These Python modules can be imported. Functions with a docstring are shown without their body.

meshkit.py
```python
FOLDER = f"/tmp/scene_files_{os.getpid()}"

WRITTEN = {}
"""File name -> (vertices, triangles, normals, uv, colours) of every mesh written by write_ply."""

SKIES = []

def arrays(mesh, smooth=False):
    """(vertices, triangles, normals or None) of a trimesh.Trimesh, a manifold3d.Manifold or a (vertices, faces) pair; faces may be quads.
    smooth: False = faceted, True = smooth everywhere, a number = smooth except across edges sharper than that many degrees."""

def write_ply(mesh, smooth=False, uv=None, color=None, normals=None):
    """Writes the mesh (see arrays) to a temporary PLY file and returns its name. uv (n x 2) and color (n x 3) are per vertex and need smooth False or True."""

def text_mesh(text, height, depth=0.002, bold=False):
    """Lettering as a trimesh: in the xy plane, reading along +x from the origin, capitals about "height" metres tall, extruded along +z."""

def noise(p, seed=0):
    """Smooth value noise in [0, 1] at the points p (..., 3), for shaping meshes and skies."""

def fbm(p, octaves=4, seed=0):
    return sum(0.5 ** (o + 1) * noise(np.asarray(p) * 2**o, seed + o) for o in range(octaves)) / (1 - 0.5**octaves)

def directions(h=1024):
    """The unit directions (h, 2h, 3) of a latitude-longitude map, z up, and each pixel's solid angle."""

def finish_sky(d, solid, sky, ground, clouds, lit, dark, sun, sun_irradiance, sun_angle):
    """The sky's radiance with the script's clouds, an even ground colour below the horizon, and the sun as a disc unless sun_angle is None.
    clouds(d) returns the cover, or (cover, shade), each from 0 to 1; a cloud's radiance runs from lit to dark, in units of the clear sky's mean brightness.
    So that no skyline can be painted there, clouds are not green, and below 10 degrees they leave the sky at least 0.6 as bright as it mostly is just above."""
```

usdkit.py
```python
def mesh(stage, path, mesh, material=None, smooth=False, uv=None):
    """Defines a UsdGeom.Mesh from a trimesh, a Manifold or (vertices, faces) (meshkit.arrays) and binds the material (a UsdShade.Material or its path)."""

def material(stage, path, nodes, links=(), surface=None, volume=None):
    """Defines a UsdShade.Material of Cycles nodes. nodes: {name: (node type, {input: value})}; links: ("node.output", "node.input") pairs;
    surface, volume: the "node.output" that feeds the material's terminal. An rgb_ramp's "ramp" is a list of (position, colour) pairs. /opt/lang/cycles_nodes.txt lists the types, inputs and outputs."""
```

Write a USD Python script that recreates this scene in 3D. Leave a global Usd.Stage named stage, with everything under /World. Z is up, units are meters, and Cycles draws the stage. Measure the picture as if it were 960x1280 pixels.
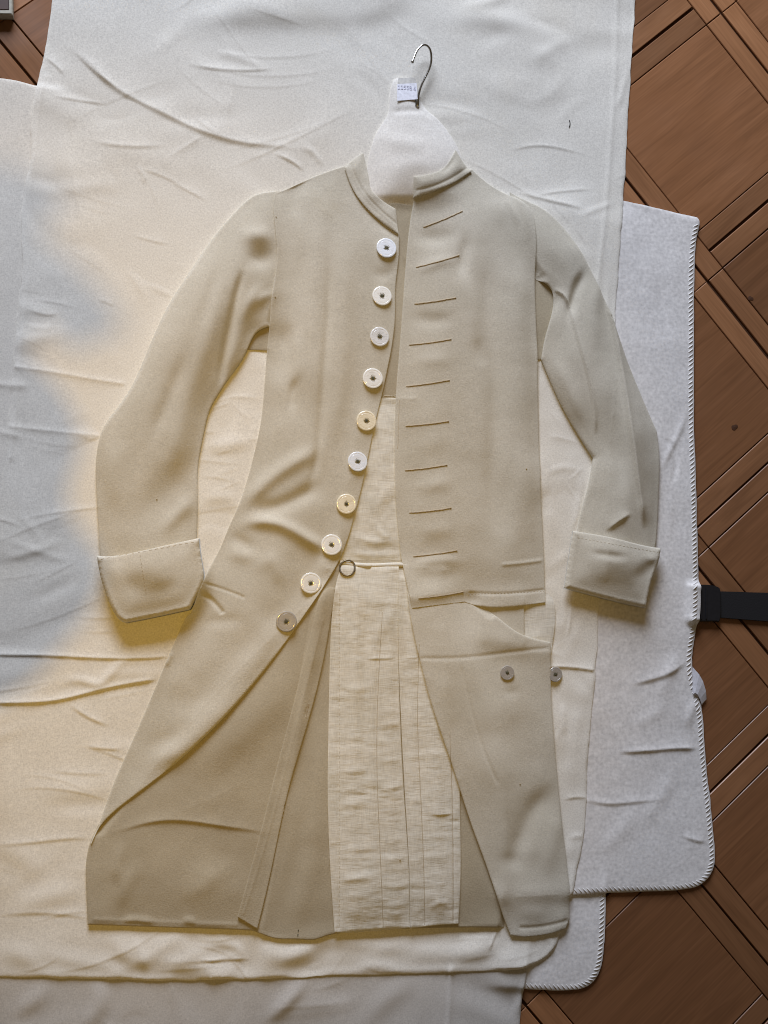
import math, random
import numpy as np, trimesh, shapely
from scipy.spatial import Delaunay, cKDTree
from scipy.ndimage import gaussian_filter, map_coordinates
from scipy.interpolate import CubicSpline
from shapely.geometry import Polygon, LineString
import meshkit, usdkit
from pxr import Usd, UsdGeom, UsdLux, UsdShade, Gf, Sdf

stage = Usd.Stage.CreateInMemory()
UsdGeom.SetStageUpAxis(stage, UsdGeom.Tokens.z)
UsdGeom.SetStageMetersPerUnit(stage, 1.0)
UsdGeom.Xform.Define(stage, '/World')
rng = np.random.default_rng(7)

# ------------------------------------------------------------------ camera
F, H = 1400.0, 1.45                       # focal length in picture widths of 960, height above the floor (m)
DN = np.array([-.1832, -.0787, -1.0]); DN /= np.linalg.norm(DN)      # straight down, seen from the camera
CZ = -DN
CX = np.array([1., 0, 0]); CX -= CX @ CZ * CZ; CX /= np.linalg.norm(CX)
CY = np.cross(CZ, CX)
R = np.stack([CX, CY, CZ])                # camera -> world
cam = UsdGeom.Camera.Define(stage, '/World/camera')
M = np.eye(4); M[:3, :3] = R.T; M[3, :3] = [0, 0, H]
cam.AddTransformOp().Set(Gf.Matrix4d(*M.ravel().tolist()))
cam.CreateHorizontalApertureAttr(36.0); cam.CreateVerticalApertureAttr(48.0)
cam.CreateFocalLengthAttr(36.0 * F / 960)
cam.CreateClippingRangeAttr(Gf.Vec2f(0.01, 100))
cam.CreateExposureAttr(0.14)


def at(px, z=0.0):
    """points (n,2) of the photograph -> points on the level z above the floor"""
    px = np.asarray(px, float).reshape(-1, 2)
    d = np.stack([(px[:, 0] - 480) / F, -(px[:, 1] - 640) / F, -np.ones(len(px))], 1) @ R.T
    t = (np.asarray(z) - H) / d[:, 2]
    return np.array([0, 0, H]) + d * t[:, None]


def to_px(p):
    q = (np.asarray(p, float) - [0, 0, H]) @ R
    return np.stack([480 + F * q[:, 0] / -q[:, 2], 640 - F * q[:, 1] / -q[:, 2]], 1)


# ------------------------------------------------------------------ light
def rect_light(name, pos, look, w, h, color, intensity):
    l = UsdLux.RectLight.Define(stage, '/World/' + name)
    pos, look = np.array(pos, float), np.array(look, float)
    zax = (pos - look) / np.linalg.norm(pos - look)
    xax = np.cross([0, 0, 1.], zax); xax /= np.linalg.norm(xax)
    yax = np.cross(zax, xax)
    m = np.eye(4); m[0, :3], m[1, :3], m[2, :3], m[3, :3] = xax, yax, zax, pos
    l.AddTransformOp().Set(Gf.Matrix4d(*m.ravel().tolist()))
    l.CreateWidthAttr(w); l.CreateHeightAttr(h); l.CreateNormalizeAttr(True)
    l.CreateColorAttr(Gf.Vec3f(*color)); l.CreateIntensityAttr(intensity)
    return l


COAT = at([[440, 650]])[0]
# the window beyond the collar end, cool daylight raking over the cloth
rect_light('window_light', (COAT[0] - .40, COAT[1] + 2.6, 1.15), (COAT[0], COAT[1], 0), 1.4, 1.1, (.92, .99, 1.17), 29.5)
# the warm lamp hanging over the left half of the cloth
LAMP = np.array([*at([[40, 660]], 0)[0][:2], 2.3])
aim = np.array([*at([[190, 700]], 0)[0][:2], 0.])
sl = UsdLux.SphereLight.Define(stage, '/World/room_lamp')
zax = (LAMP - aim) / np.linalg.norm(LAMP - aim); xax = np.cross([0, 1., 0], zax); xax /= np.linalg.norm(xax)
m = np.eye(4); m[0, :3], m[1, :3], m[2, :3], m[3, :3] = xax, np.cross(zax, xax), zax, LAMP
sl.AddTransformOp().Set(Gf.Matrix4d(*m.ravel().tolist())); sl.CreateRadiusAttr(.042); sl.CreateNormalizeAttr(True)
sl.CreateColorAttr(Gf.Vec3f(1.0, .60, .10)); sl.CreateIntensityAttr(19.0)
sh = UsdLux.ShapingAPI.Apply(sl.GetPrim()); sh.CreateShapingConeAngleAttr(18.5); sh.CreateShapingConeSoftnessAttr(1.0)
# light coming back from the ceiling and walls of the room
dome = UsdLux.DomeLight.Define(stage, '/World/room_glow')
dome.CreateIntensityAttr(.023); dome.CreateColorAttr(Gf.Vec3f(1.0, .76, .48))


# ------------------------------------------------------------------ prims
taken = {}


def numbered(parent, name):
    k = (parent, name); n = taken.get(k, 0); taken[k] = n + 1
    return f'{parent}/{name}' + (f'_{n:03d}' if n else '')


def tag(p, label=None, cat=None, group=None, kind=None):
    p = p.GetPrim() if hasattr(p, 'GetPrim') else p
    for k, v in (('label', label), ('category', cat), ('group', group), ('kind', kind)):
        if v: p.SetCustomDataByKey(k, v)
    return p


def thing(name, label, cat, loc=(0, 0, 0), group=None):
    x = UsdGeom.Xform.Define(stage, numbered('/World', name))
    x.AddTranslateOp().Set(Gf.Vec3d(*map(float, loc)))
    tag(x, label, cat, group)
    return x


def part(name, mesh, mat, parent=None, smooth=False):
    """one Mesh prim; world-space vertices are brought into the parent's frame"""
    v, f, n = meshkit.arrays(mesh, smooth)
    base = '/World'
    if parent is not None:
        base = str(parent.GetPath())
        xf = UsdGeom.XformCache().GetLocalToWorldTransform(parent.GetPrim())
        o = np.array(xf.ExtractTranslation())
        v = v - o
    m = usdkit.mesh(stage, numbered(base, name), trimesh.Trimesh(v, f, process=False), mat)
    if n is not None:
        m.CreateNormalsAttr(n.astype(np.float32).tolist() if False else __import__('pxr').Vt.Vec3fArray.FromNumpy(n.astype(np.float32)))
        m.SetNormalsInterpolation('vertex')
    return m


# ------------------------------------------------------------------ materials
def cloth_mat(name, dark, light, scale=14., weave=(260, 900), rough=.92, bump=.25, stain=None, stain_scale=7., stain_at=(.58, .75), sheen=.15):
    nodes = {
        'geo': ('geometry', {}),
        'n1': ('noise_texture', {'scale': scale, 'detail': 6, 'roughness': .62}),
        'r1': ('rgb_ramp', {'ramp': [(.32, dark), (.68, light)]}),
        'mx': ('mapping', {'scale': (weave[0], weave[1], 200)}), 'my': ('mapping', {'scale': (weave[1], weave[0], 200)}),
        'wx': ('noise_texture', {'scale': 1, 'detail': 2}), 'wy': ('noise_texture', {'scale': 1, 'detail': 2}),
        'wm': ('math', {'math_type': 'add'}),
        'wr': ('map_range', {'from_min': .7, 'from_max': 1.3, 'to_min': .86, 'to_max': 1.10}),
        'cw': ('mix', {'mix_type': 'multiply', 'fac': 1.0}),
        'cc': ('combine_color', {}),
        'b': ('bump', {'strength': bump, 'distance': .0006}),
        'p': ('principled_bsdf', {'roughness': rough, 'specular_ior_level': .15, 'sheen_weight': sheen, 'sheen_roughness': .5, 'diffuse_roughness': .6})}
    links = [('geo.position', 'n1.vector'), ('n1.fac', 'r1.fac'), ('geo.position', 'mx.vector'), ('geo.position', 'my.vector'),
             ('mx.vector', 'wx.vector'), ('my.vector', 'wy.vector'), ('wx.fac', 'wm.value1'), ('wy.fac', 'wm.value2'),
             ('wm.value', 'wr.value'), ('wr.result', 'cc.r'), ('wr.result', 'cc.g'), ('wr.result', 'cc.b'),
             ('cc.color', 'cw.color2'), ('cw.color', 'p.base_color'), ('wm.value', 'b.height'), ('b.normal', 'p.normal')]
    src = 'r1.color'
    if stain is not None:
        nodes |= {'n2': ('noise_texture', {'scale': stain_scale, 'detail': 5, 'roughness': .6, 'distortion': .6}),
                  'r2': ('map_range', {'range_type': 'smoothstep', 'from_min': stain_at[0], 'from_max': stain_at[1], 'to_min': 0, 'to_max': .8}),
                  'sm': ('mix', {'color2': stain})}
        links += [('geo.position', 'n2.vector'), ('n2.fac', 'r2.value'), ('r2.result', 'sm.fac'), (src, 'sm.color1')]
        src = 'sm.color'
    links.append((src, 'cw.color1'))
    return usdkit.material(stage, '/World/Looks/' + name, nodes, links, surface='p.BSDF')


def plain_mat(name, color, rough=.5, metallic=0., spec=.5, bump=0., bscale=300., **kw):
    nodes = {'geo': ('geometry', {}), 'n': ('noise_texture', {'scale': bscale, 'detail': 4}),
             'r': ('rgb_ramp', {'ramp': [(.3, tuple(c * .85 for c in color)), (.7, tuple(min(1, c * 1.1) for c in color))]}),
             'b': ('bump', {'strength': bump, 'distance': .0005}),
             'p': ('principled_bsdf', {'roughness': rough, 'metallic': metallic, 'specular_ior_level': spec, **kw})}
    return usdkit.material(stage, '/World/Looks/' + name, nodes,
                           [('geo.position', 'n.vector'), ('n.fac', 'r.fac'), ('r.color', 'p.base_color'), ('n.fac', 'b.height'), ('b.normal', 'p.normal')], surface='p.BSDF')


TH = .7065


def wood_mat(name, along_a, dark, mid, light):
    sc = (5, 55, 30) if along_a else (55, 5, 30)
    nodes = {'geo': ('geometry', {}), 'oi': ('object_info', {}),
             'off': ('math', {'math_type': 'multiply', 'value2': 37.}), 'oc': ('combine_xyz', {}),
             'rot': ('mapping', {'rotation': (0, 0, -TH)}), 'ad': ('mapping', {}),
             'sc': ('mapping', {'scale': sc}), 'n': ('noise_texture', {'scale': 1, 'detail': 8, 'roughness': .62, 'distortion': 1.1}),
             'r': ('rgb_ramp', {'ramp': [(.25, dark), (.5, mid), (.78, light)]}),
             'sc2': ('mapping', {'scale': tuple(x * (9 if x > 20 else 2.5) for x in sc)}), 'n2': ('noise_texture', {'scale': 1, 'detail': 3}),
             'r2': ('map_range', {'from_min': .35, 'from_max': .65, 'to_min': .90, 'to_max': 1.05}), 'c2': ('combine_color', {}),
             'm2': ('mix', {'mix_type': 'multiply', 'fac': 1.}),
             'ton': ('map_range', {'to_min': .70, 'to_max': 1.22}), 'ct': ('combine_color', {}), 'mt': ('mix', {'mix_type': 'multiply', 'fac': 1.}),
             'n3': ('noise_texture', {'scale': 12, 'detail': 4}), 'rr': ('map_range', {'from_min': .3, 'from_max': .7, 'to_min': .27, 'to_max': .42}),
             'b': ('bump', {'strength': .10, 'distance': .0004}),
             'p': ('principled_bsdf', {'specular_ior_level': .4})}
    links = [('geo.position', 'rot.vector'), ('oi.random', 'off.value1'), ('off.value', 'oc.x'), ('off.value', 'oc.y'), ('off.value', 'oc.z'),
             ('rot.vector', 'ad.vector'), ('oc.vector', 'ad.location'), ('ad.vector', 'sc.vector'), ('sc.vector', 'n.vector'), ('n.fac', 'r.fac'),
             ('ad.vector', 'sc2.vector'), ('sc2.vector', 'n2.vector'), ('n2.fac', 'r2.value'), ('r2.result', 'c2.r'), ('r2.result', 'c2.g'), ('r2.result', 'c2.b'),
             ('r.color', 'm2.color1'), ('c2.color', 'm2.color2'), ('oi.random', 'ton.value'), ('ton.result', 'ct.r'), ('ton.result', 'ct.g'), ('ton.result', 'ct.b'),
             ('m2.color', 'mt.color1'), ('ct.color', 'mt.color2'), ('mt.color', 'p.base_color'), ('geo.position', 'n3.vector'), ('n3.fac', 'rr.value'), ('rr.result', 'p.roughness'),
             ('n2.fac', 'b.height'), ('b.normal', 'p.normal')]
    return usdkit.material(stage, '/World/Looks/' + name, nodes, links, surface='p.BSDF')


COAT_L, COAT_D = (.660, .632, .548), (.582, .552, .462)
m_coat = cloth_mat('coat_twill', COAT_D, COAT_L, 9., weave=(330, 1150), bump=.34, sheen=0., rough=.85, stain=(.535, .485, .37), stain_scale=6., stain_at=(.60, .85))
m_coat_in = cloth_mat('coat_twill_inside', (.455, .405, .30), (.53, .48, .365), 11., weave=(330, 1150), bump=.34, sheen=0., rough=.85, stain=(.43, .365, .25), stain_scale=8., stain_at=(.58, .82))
m_lining = cloth_mat('linen_lining', (.70, .685, .61), (.78, .76, .685), 18., weave=(90, 1100), bump=.5, stain=(.64, .59, .48), stain_scale=9., stain_at=(.55, .8))
m_sheet = cloth_mat('white_cotton', (.805, .785, .72), (.845, .83, .77), 5., weave=(350, 900), bump=.12, stain=(.81, .775, .68), stain_scale=3.5, stain_at=(.5, .8), sheen=.05)
m_sheet2 = cloth_mat('grey_white_cotton', (.77, .75, .69), (.81, .79, .73), 5., weave=(350, 900), bump=.12, sheen=.05)
m_fleece = cloth_mat('white_fleece', (.785, .77, .75), (.815, .80, .78), 40., weave=(180, 260), bump=.2, rough=1., sheen=.3)
m_stitch = plain_mat('white_yarn', (.79, .775, .755), .8, spec=.2)
m_thread = plain_mat('beige_thread', (.40, .325, .225), .85, spec=.2)
m_seam = plain_mat('pale_thread', (.56, .50, .39), .85, spec=.2)
m_hanger = cloth_mat('hanger_cover', (.81, .79, .74), (.85, .83, .78), 20., bump=.15)
m_chrome = plain_mat('chromed_wire', (.55, .55, .54), .18, metallic=1., bump=0)
m_brass = plain_mat('tarnished_brass', (.22, .18, .12), .42, metallic=.9, bump=.2)
m_paper = plain_mat('paper', (.78, .79, .85), .7, spec=.2)
m_tape = plain_mat('clear_tape', (.62, .61, .57), .3)
m_ink = plain_mat('blue_ink', (.40, .41, .54), .6)
m_strap = plain_mat('black_webbing', (.018, .018, .02), .55, spec=.35, bump=.6, bscale=900.)
m_buckle = plain_mat('black_plastic', (.016, .016, .019), .35)
m_knot = plain_mat('wood_knot', (.075, .032, .016), .5)
m_gap = plain_mat('dark_gap', (.075, .035, .018), .9, spec=.1)
m_wa = wood_mat('parquet_along', True, (.185, .082, .036), (.235, .106, .047), (.28, .130, .060))
m_ws = wood_mat('parquet_strip', True, (.23, .105, .047), (.30, .140, .064), (.35, .170, .080))
m_wb = wood_mat('parquet_across', False, (.22, .100, .044), (.29, .135, .061), (.34, .165, .077))


def pearl(name, base, tint, rough=.14):
    nodes = {'geo': ('geometry', {}), 'n': ('noise_texture', {'scale': 90, 'detail': 4, 'distortion': 2.2}),
             'lw': ('layer_weight', {'blend': .35}), 'mp': ('mapping', {'scale': (1, 3.2, 1)}),
             'r': ('rgb_ramp', {'ramp': [(.30, tuple(c * .80 for c in base)), (.45, base), (.58, tint), (.72, tuple(min(1, c * 1.06) for c in base))]}),
             'b': ('bump', {'strength': .25, 'distance': .0006}),
             'p': ('principled_bsdf', {'roughness': rough, 'specular_ior_level': .75, 'coat_weight': .6, 'coat_roughness': .08, 'sheen_weight': 0., 'coat_ior': 1.6})}
    return usdkit.material(stage, '/World/Looks/' + name, nodes, [('geo.position', 'mp.vector'), ('mp.vector', 'n.vector'), ('n.fac', 'r.fac'), ('r.color', 'p.base_color'), ('n.fac', 'b.height'), ('b.normal', 'p.normal')], surface='p.BSDF')


pearls = dict(blue=pearl('pearl_blue', (.84, .87, .90), (.74, .80, .88)), cream=pearl('pearl_cream', (.90, .885, .82), (.84, .85, .82)),
              yellow=pearl('pearl_yellow', (.88, .80, .60), (.90, .84, .68)), grey=pearl('pearl_grey', (.74, .75, .74), (.82, .83, .83)),
              dull=pearl('pearl_dull', (.42, .39, .34), (.36, .34, .32), .35))

# ------------------------------------------------------------------ cloth builder
# a raster of the height of everything laid down so far: each new piece drapes over it
GX0, GY0, GS = at([[-140, 1420]])[0][0] - .02, at([[-140, 1420]])[0][1] - .02, .0015
_hi = at([[1120, -140], [1120, 1420], [-140, -140]])
GW, GH = int((_hi[:, 0].max() - GX0) / GS), int((_hi[:, 1].max() - GY0) / GS)
HM = np.zeros((GH, GW))


def sample(arr, xy):
    return map_coordinates(arr, [(xy[:, 1] - GY0) / GS, (xy[:, 0] - GX0) / GS], order=1, mode='nearest')


def spline(pts, n=None, closed=False, step=6.):
    pts = np.asarray(pts, float)
    if len(pts) < 3 and not closed:
        L = np.linalg.norm(pts[-1] - pts[0]); k = max(2, int(L / step))
        return pts[0] + (pts[-1] - pts[0]) * np.linspace(0, 1, k)[:, None]
    if closed: pts = np.vstack([pts, pts[:1]])
    s = np.r_[0, np.cumsum(np.sqrt(np.linalg.norm(np.diff(pts, axis=0), axis=1)))]
    cs = CubicSpline(s, pts, bc_type='periodic' if closed else 'natural')
    k = n or max(3, int(np.linalg.norm(np.diff(pts, axis=0), axis=1).sum() / step))
    return cs(np.linspace(0, s[-1], k + (1 if closed else 0)))[: k if closed else None]


def outline(*runs):
    """each run is smoothed; corners stay sharp where runs meet"""
    out = []
    for r in runs:
        q = spline(r, step=4.) if len(r) > 2 else np.asarray(r, float)
        out.append(q)
    q = np.vstack(out)
    keep = np.r_[True, np.linalg.norm(np.diff(q, axis=0), axis=1) > .3]
    q = q[keep]
    if np.linalg.norm(q[0] - q[-1]) < .3: q = q[:-1]
    return q


def eval_strokes(px, strokes):
    z = np.zeros(len(px))
    for st in strokes:
        pts, w, amp = st[0], st[1], st[2]
        kind = st[3] if len(st) > 3 else 'g'
        taper = st[4] if len(st) > 4 else .35
        q = spline(pts, step=max(1.5, min(4., w / 3)))
        if kind == 'g' and w >= 4.5:                                  # broad folds: a sum of soft spots along the line
            q = spline(pts, step=w * .45)
            box = (px[:, 0] > q[:, 0].min() - 3 * w) & (px[:, 0] < q[:, 0].max() + 3 * w) & (px[:, 1] > q[:, 1].min() - 3 * w) & (px[:, 1] < q[:, 1].max() + 3 * w)
            ii = np.nonzero(box)[0]
            if not len(ii): continue
            u = np.linspace(0, 1, len(q)); env = np.clip(np.minimum(u, 1 - u) / max(taper, 1e-3), 0, 1) if taper > 0 else np.ones(len(q))
            env = env * env * (3 - 2 * env)
            if taper > 0: env = np.maximum(env, .12)
            seg = np.linalg.norm(np.diff(q, axis=0), axis=1).mean() if len(q) > 1 else w
            acc = np.zeros(len(ii))
            for c, e in zip(q, env): acc += e * np.exp(-((px[ii] - c) ** 2).sum(1) / w ** 2)
            z[ii] += amp * .001 * acc * min(1., seg / (w * 1.7725))
            continue
        reach = w * (4 if kind in 'gv' else 6)
        box = (px[:, 0] > q[:, 0].min() - reach) & (px[:, 0] < q[:, 0].max() + reach) & (px[:, 1] > q[:, 1].min() - reach) & (px[:, 1] < q[:, 1].max() + reach)
        ii = np.nonzero(box)[0]
        if not len(ii): continue
        p = px[ii]
        d, j = cKDTree(q).query(p, distance_upper_bound=reach + 6)
        ok = np.isfinite(d); ii, p, j = ii[ok], p[ok], j[ok]
        if not len(ii): continue
        best = np.full(len(p), 1e9); u = np.zeros(len(p)); side = np.zeros(len(p))
        for o in (-1, 0):                                             # the two segments that meet at the nearest sample
            k = np.clip(j + o, 0, len(q) - 2)
            A, B = q[k], q[k + 1]; ab = B - A; ap = p - A
            t = np.clip((ap * ab).sum(1) / np.maximum((ab * ab).sum(1), 1e-9), 0, 1)
            r = ap - ab * t[:, None]; dd = np.linalg.norm(r, axis=1)
            m = dd < best
            best[m] = dd[m]; u[m] = ((k + t) / (len(q) - 1))[m]; side[m] = (ab[:, 0] * r[:, 1] - ab[:, 1] * r[:, 0])[m]
        d = best
        env = np.clip(np.minimum(u, 1 - u) / max(taper, 1e-3), 0, 1) if taper > 0 else np.ones(len(u))
        env = env * env * (3 - 2 * env)
        if kind == 'g': prof = np.exp(-(d / w) ** 2)
        elif kind == 'c': prof = np.exp(-d / w)
        elif kind == 'l':                                             # a fold's lip: drops sharply on its right
            prof = np.where(side < 0, np.exp(-d / w), np.exp(-(d / (.42 * w)) ** 2))
        z[ii] += amp * .001 * env * prof
    return z


def cloth(name, out_px, mat, parent=None, zref=.01, T=.0022, R=.004, puff=0., Lp=.03, strokes=(), h=.002, sig=.004, noise=None, crumple=(), fn=None,
          wobble=0., lift=.0003, flat_base=False, skirt=.0022, soft=(), soft_w=26., gain=1.):
    """a sheet of cloth with the outline out_px (photograph) laid over what is already there"""
    global HM
    b = at(out_px, zref)[:, :2]
    poly = Polygon(b)
    if not poly.is_valid: poly = poly.buffer(0)
    if poly.geom_type != 'Polygon': poly = max(poly.geoms, key=lambda g: g.area)
    ring = np.array(poly.exterior.segmentize(h * .9).coords)[:-1]
    if wobble:
        cen = meshkit.fbm(np.c_[ring * 45, np.zeros(len(ring))], 3, 5) - .5, meshkit.fbm(np.c_[ring * 45, np.ones(len(ring)) * 9], 3, 6) - .5
        ring = ring + np.stack(cen, 1) * wobble
        poly = Polygon(ring).buffer(0)
        if poly.geom_type != 'Polygon': poly = max(poly.geoms, key=lambda g: g.area)
        ring = np.array(poly.exterior.segmentize(h).coords)[:-1]
    x0, y0, x1, y1 = poly.bounds
    # under surface
    i0, i1, j0, j1 = max(0, int((y0 - GY0) / GS) - 30), min(GH, int((y1 - GY0) / GS) + 31), max(0, int((x0 - GX0) / GS) - 30), min(GW, int((x1 - GX0) / GS) + 31)
    sub = HM[i0:i1, j0:j1]
    if sig > 0:
        g = sig / GS
        dr = gaussian_filter(sub, g)
        for _ in range(6):
            dr = dr + 1.25 * gaussian_filter(np.maximum(sub - dr, 0), g * .7)
        dr = np.maximum(dr, gaussian_filter(np.maximum(sub, dr), 1.2))
    else: dr = sub
    D = np.zeros_like(HM[:1, :1]); base_full = np.array(HM); base_full[i0:i1, j0:j1] = np.maximum(dr, sub)
    tree = cKDTree(ring)

    if puff:                                                          # the swelling of the cloth, rounded off so that it has no ridges
        yi, xi = np.mgrid[i0:i1, j0:j1]
        q = np.c_[GX0 + xi.ravel() * GS, GY0 + yi.ravel() * GS]
        shapely.prepare(poly)
        ins = shapely.contains_xy(poly, q[:, 0], q[:, 1])
        pf = np.zeros(len(q)); pf[ins] = 1 - np.exp(-(tree.query(q[ins])[0] / Lp) ** 1.5)
        pg = np.zeros_like(HM); pg[i0:i1, j0:j1] = gaussian_filter(pf.reshape(i1 - i0, j1 - j0), Lp * .33 / GS)

    def zfun(xy, dist=None):
        d = tree.query(xy)[0] if dist is None else dist
        zb = sample(base_full, xy) + lift
        q = np.clip(1 - d / R, 0, 1)
        z0 = zb
        z = zb + T * (.7 + .3 * np.sqrt(np.maximum(0, 1 - q * q)))
        if puff:
            e = np.clip(d / (.4 * Lp), 0, 1)
            z = z + puff * 1.12 * sample(pg, xy) * e * (2 - e)
        pp = to_px(np.c_[xy, z])
        ed = np.clip(d / (R * 1.2), 0, 1)
        if len(strokes): z = z + gain * eval_strokes(pp, strokes) * (.25 + .75 * ed)
        if noise:
            for (lam, a, sd) in noise:
                z = z + a * (meshkit.fbm(np.c_[xy / lam, np.full(len(xy), .37)], 3, sd) - .5) * ed
        if len(crumple): z = z + .72 * eval_strokes(pp, crumple) * ed
        if fn is not None: z = z + fn(pp, d) * ed
        for line in soft:                                             # edges that lie under other cloth thin out
            lq = spline(line, step=3.)
            t = np.clip(cKDTree(lq).query(pp)[0] / soft_w, 0, 1)
            z = z0 + (z - z0) * t * t * (3 - 2 * t)
        return np.maximum(z, sample(HM, xy) + lift)

    gx, gy = np.arange(x0, x1, h), np.arange(y0, y1, h * .866)
    X, Y = np.meshgrid(gx, gy); X = X + (np.arange(len(gy)) % 2)[:, None] * h / 2
    P = np.c_[X.ravel(), Y.ravel()]
    shapely.prepare(poly)
    P = P[shapely.contains_xy(poly, P[:, 0], P[:, 1])]
    dd = tree.query(P)[0]
    rings = []                                                        # a few rings follow the edge, for its round
    for off in (.22 * R, .55 * R, 1.05 * R):
        g_ = poly.buffer(-off)
        for pg_ in getattr(g_, 'geoms', [g_]):
            if pg_.is_empty or pg_.length < 4 * h: continue
            rings.append(np.array(pg_.exterior.segmentize(h * .9).coords)[:-1])
    P = P[dd > 1.05 * R + h * .6]
    if rings:
        RI = np.vstack(rings)
        keep = np.ones(len(RI), bool)
        for x, y in cKDTree(RI).query_pairs(h * .22): keep[y] = False
        P = np.vstack([RI[keep], P])
    V = np.vstack([ring, P])
    tri = Delaunay(V).simplices
    c = V[tri].mean(1)
    tri = tri[shapely.contains_xy(poly, c[:, 0], c[:, 1])]
    a, bb, cc = V[tri[:, 0]], V[tri[:, 1]], V[tri[:, 2]]
    flip = ((bb[:, 0] - a[:, 0]) * (cc[:, 1] - a[:, 1]) - (bb[:, 1] - a[:, 1]) * (cc[:, 0] - a[:, 0])) < 0
    tri[flip] = tri[flip][:, ::-1]
    z = zfun(V)
    nr = len(ring)
    zr = sample(HM, ring)
    z[:nr] = np.maximum(zr + lift, z[:nr])
    # the rim goes down and a little inwards
    top = np.c_[V, z]
    nx = np.roll(ring, -1, 0) - np.roll(ring, 1, 0); nx = np.stack([nx[:, 1], -nx[:, 0]], 1); nx /= np.linalg.norm(nx, axis=1, keepdims=True) + 1e-12
    ccw = Polygon(ring).exterior.is_ccw
    inn = ring - nx * (1 if ccw else -1) * min(T * .5, .0015)         # turned under a little
    low = np.c_[inn, np.maximum(sample(HM, inn) + .0001, z[:nr] - skirt)]
    edge = top[:nr].copy()                                            # the edge is a crease: its own points
    n0 = len(top); k = np.arange(nr); k2 = (k + 1) % nr
    s1 = np.c_[n0 + k, n0 + nr + k, n0 + k2]; s2 = np.c_[n0 + k2, n0 + nr + k, n0 + nr + k2]
    side = np.vstack([s1, s2])
    if not ccw: side = side[:, ::-1]
    mesh = trimesh.Trimesh(np.vstack([top, edge, low]), np.vstack([tri, side]), process=False)
    # raise the height map
    yi, xi = np.mgrid[i0:i1, j0:j1]
    q = np.c_[GX0 + xi.ravel() * GS, GY0 + yi.ravel() * GS]
    ins = shapely.contains_xy(poly, q[:, 0], q[:, 1])
    zz = zfun(q[ins])
    flat = HM[i0:i1, j0:j1].ravel().copy(); flat[ins] = np.maximum(flat[ins], zz); HM[i0:i1, j0:j1] = flat.reshape(i1 - i0, j1 - j0)
    return part(name, mesh, mat, parent, smooth=True)


def creases(n, box, seed, ang=(0, 40), length=(60, 260), width=(4.5, 11), amp=(.3, 1.2)):
    r = np.random.default_rng(seed); out = []
    for _ in range(n):
        c = np.array([r.uniform(box[0], box[2]), r.uniform(box[1], box[3])])
        a0 = math.radians(r.normal(ang[0], ang[1])); L = r.uniform(*length); bend = r.normal(0, .5)
        k = r.integers(1, 4)                                          # a small family of creases runs together
        for m in range(k):
            off = np.array([-math.sin(a0), math.cos(a0)]) * m * r.uniform(9, 18) + r.normal(0, 5, 2)
            t = np.linspace(-.5, .5, 5); aa = a0 + bend * t + r.normal(0, .08)
            st = np.stack([np.cos(aa), np.sin(aa)], 1) * L * r.uniform(.6, 1) / 4
            q = c + off + np.cumsum(st, 0) - st.sum(0) / 2
            if r.random() < .25: out.append((q, r.uniform(3.0, 5.0), r.uniform(*amp) * .8, 'l', .45))
            else: out.append((q, r.uniform(*width) * 1.7, r.choice([-1, 1], p=[.35, .65]) * r.uniform(*amp) * 1.45, 'g', .45))
    return out


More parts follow.
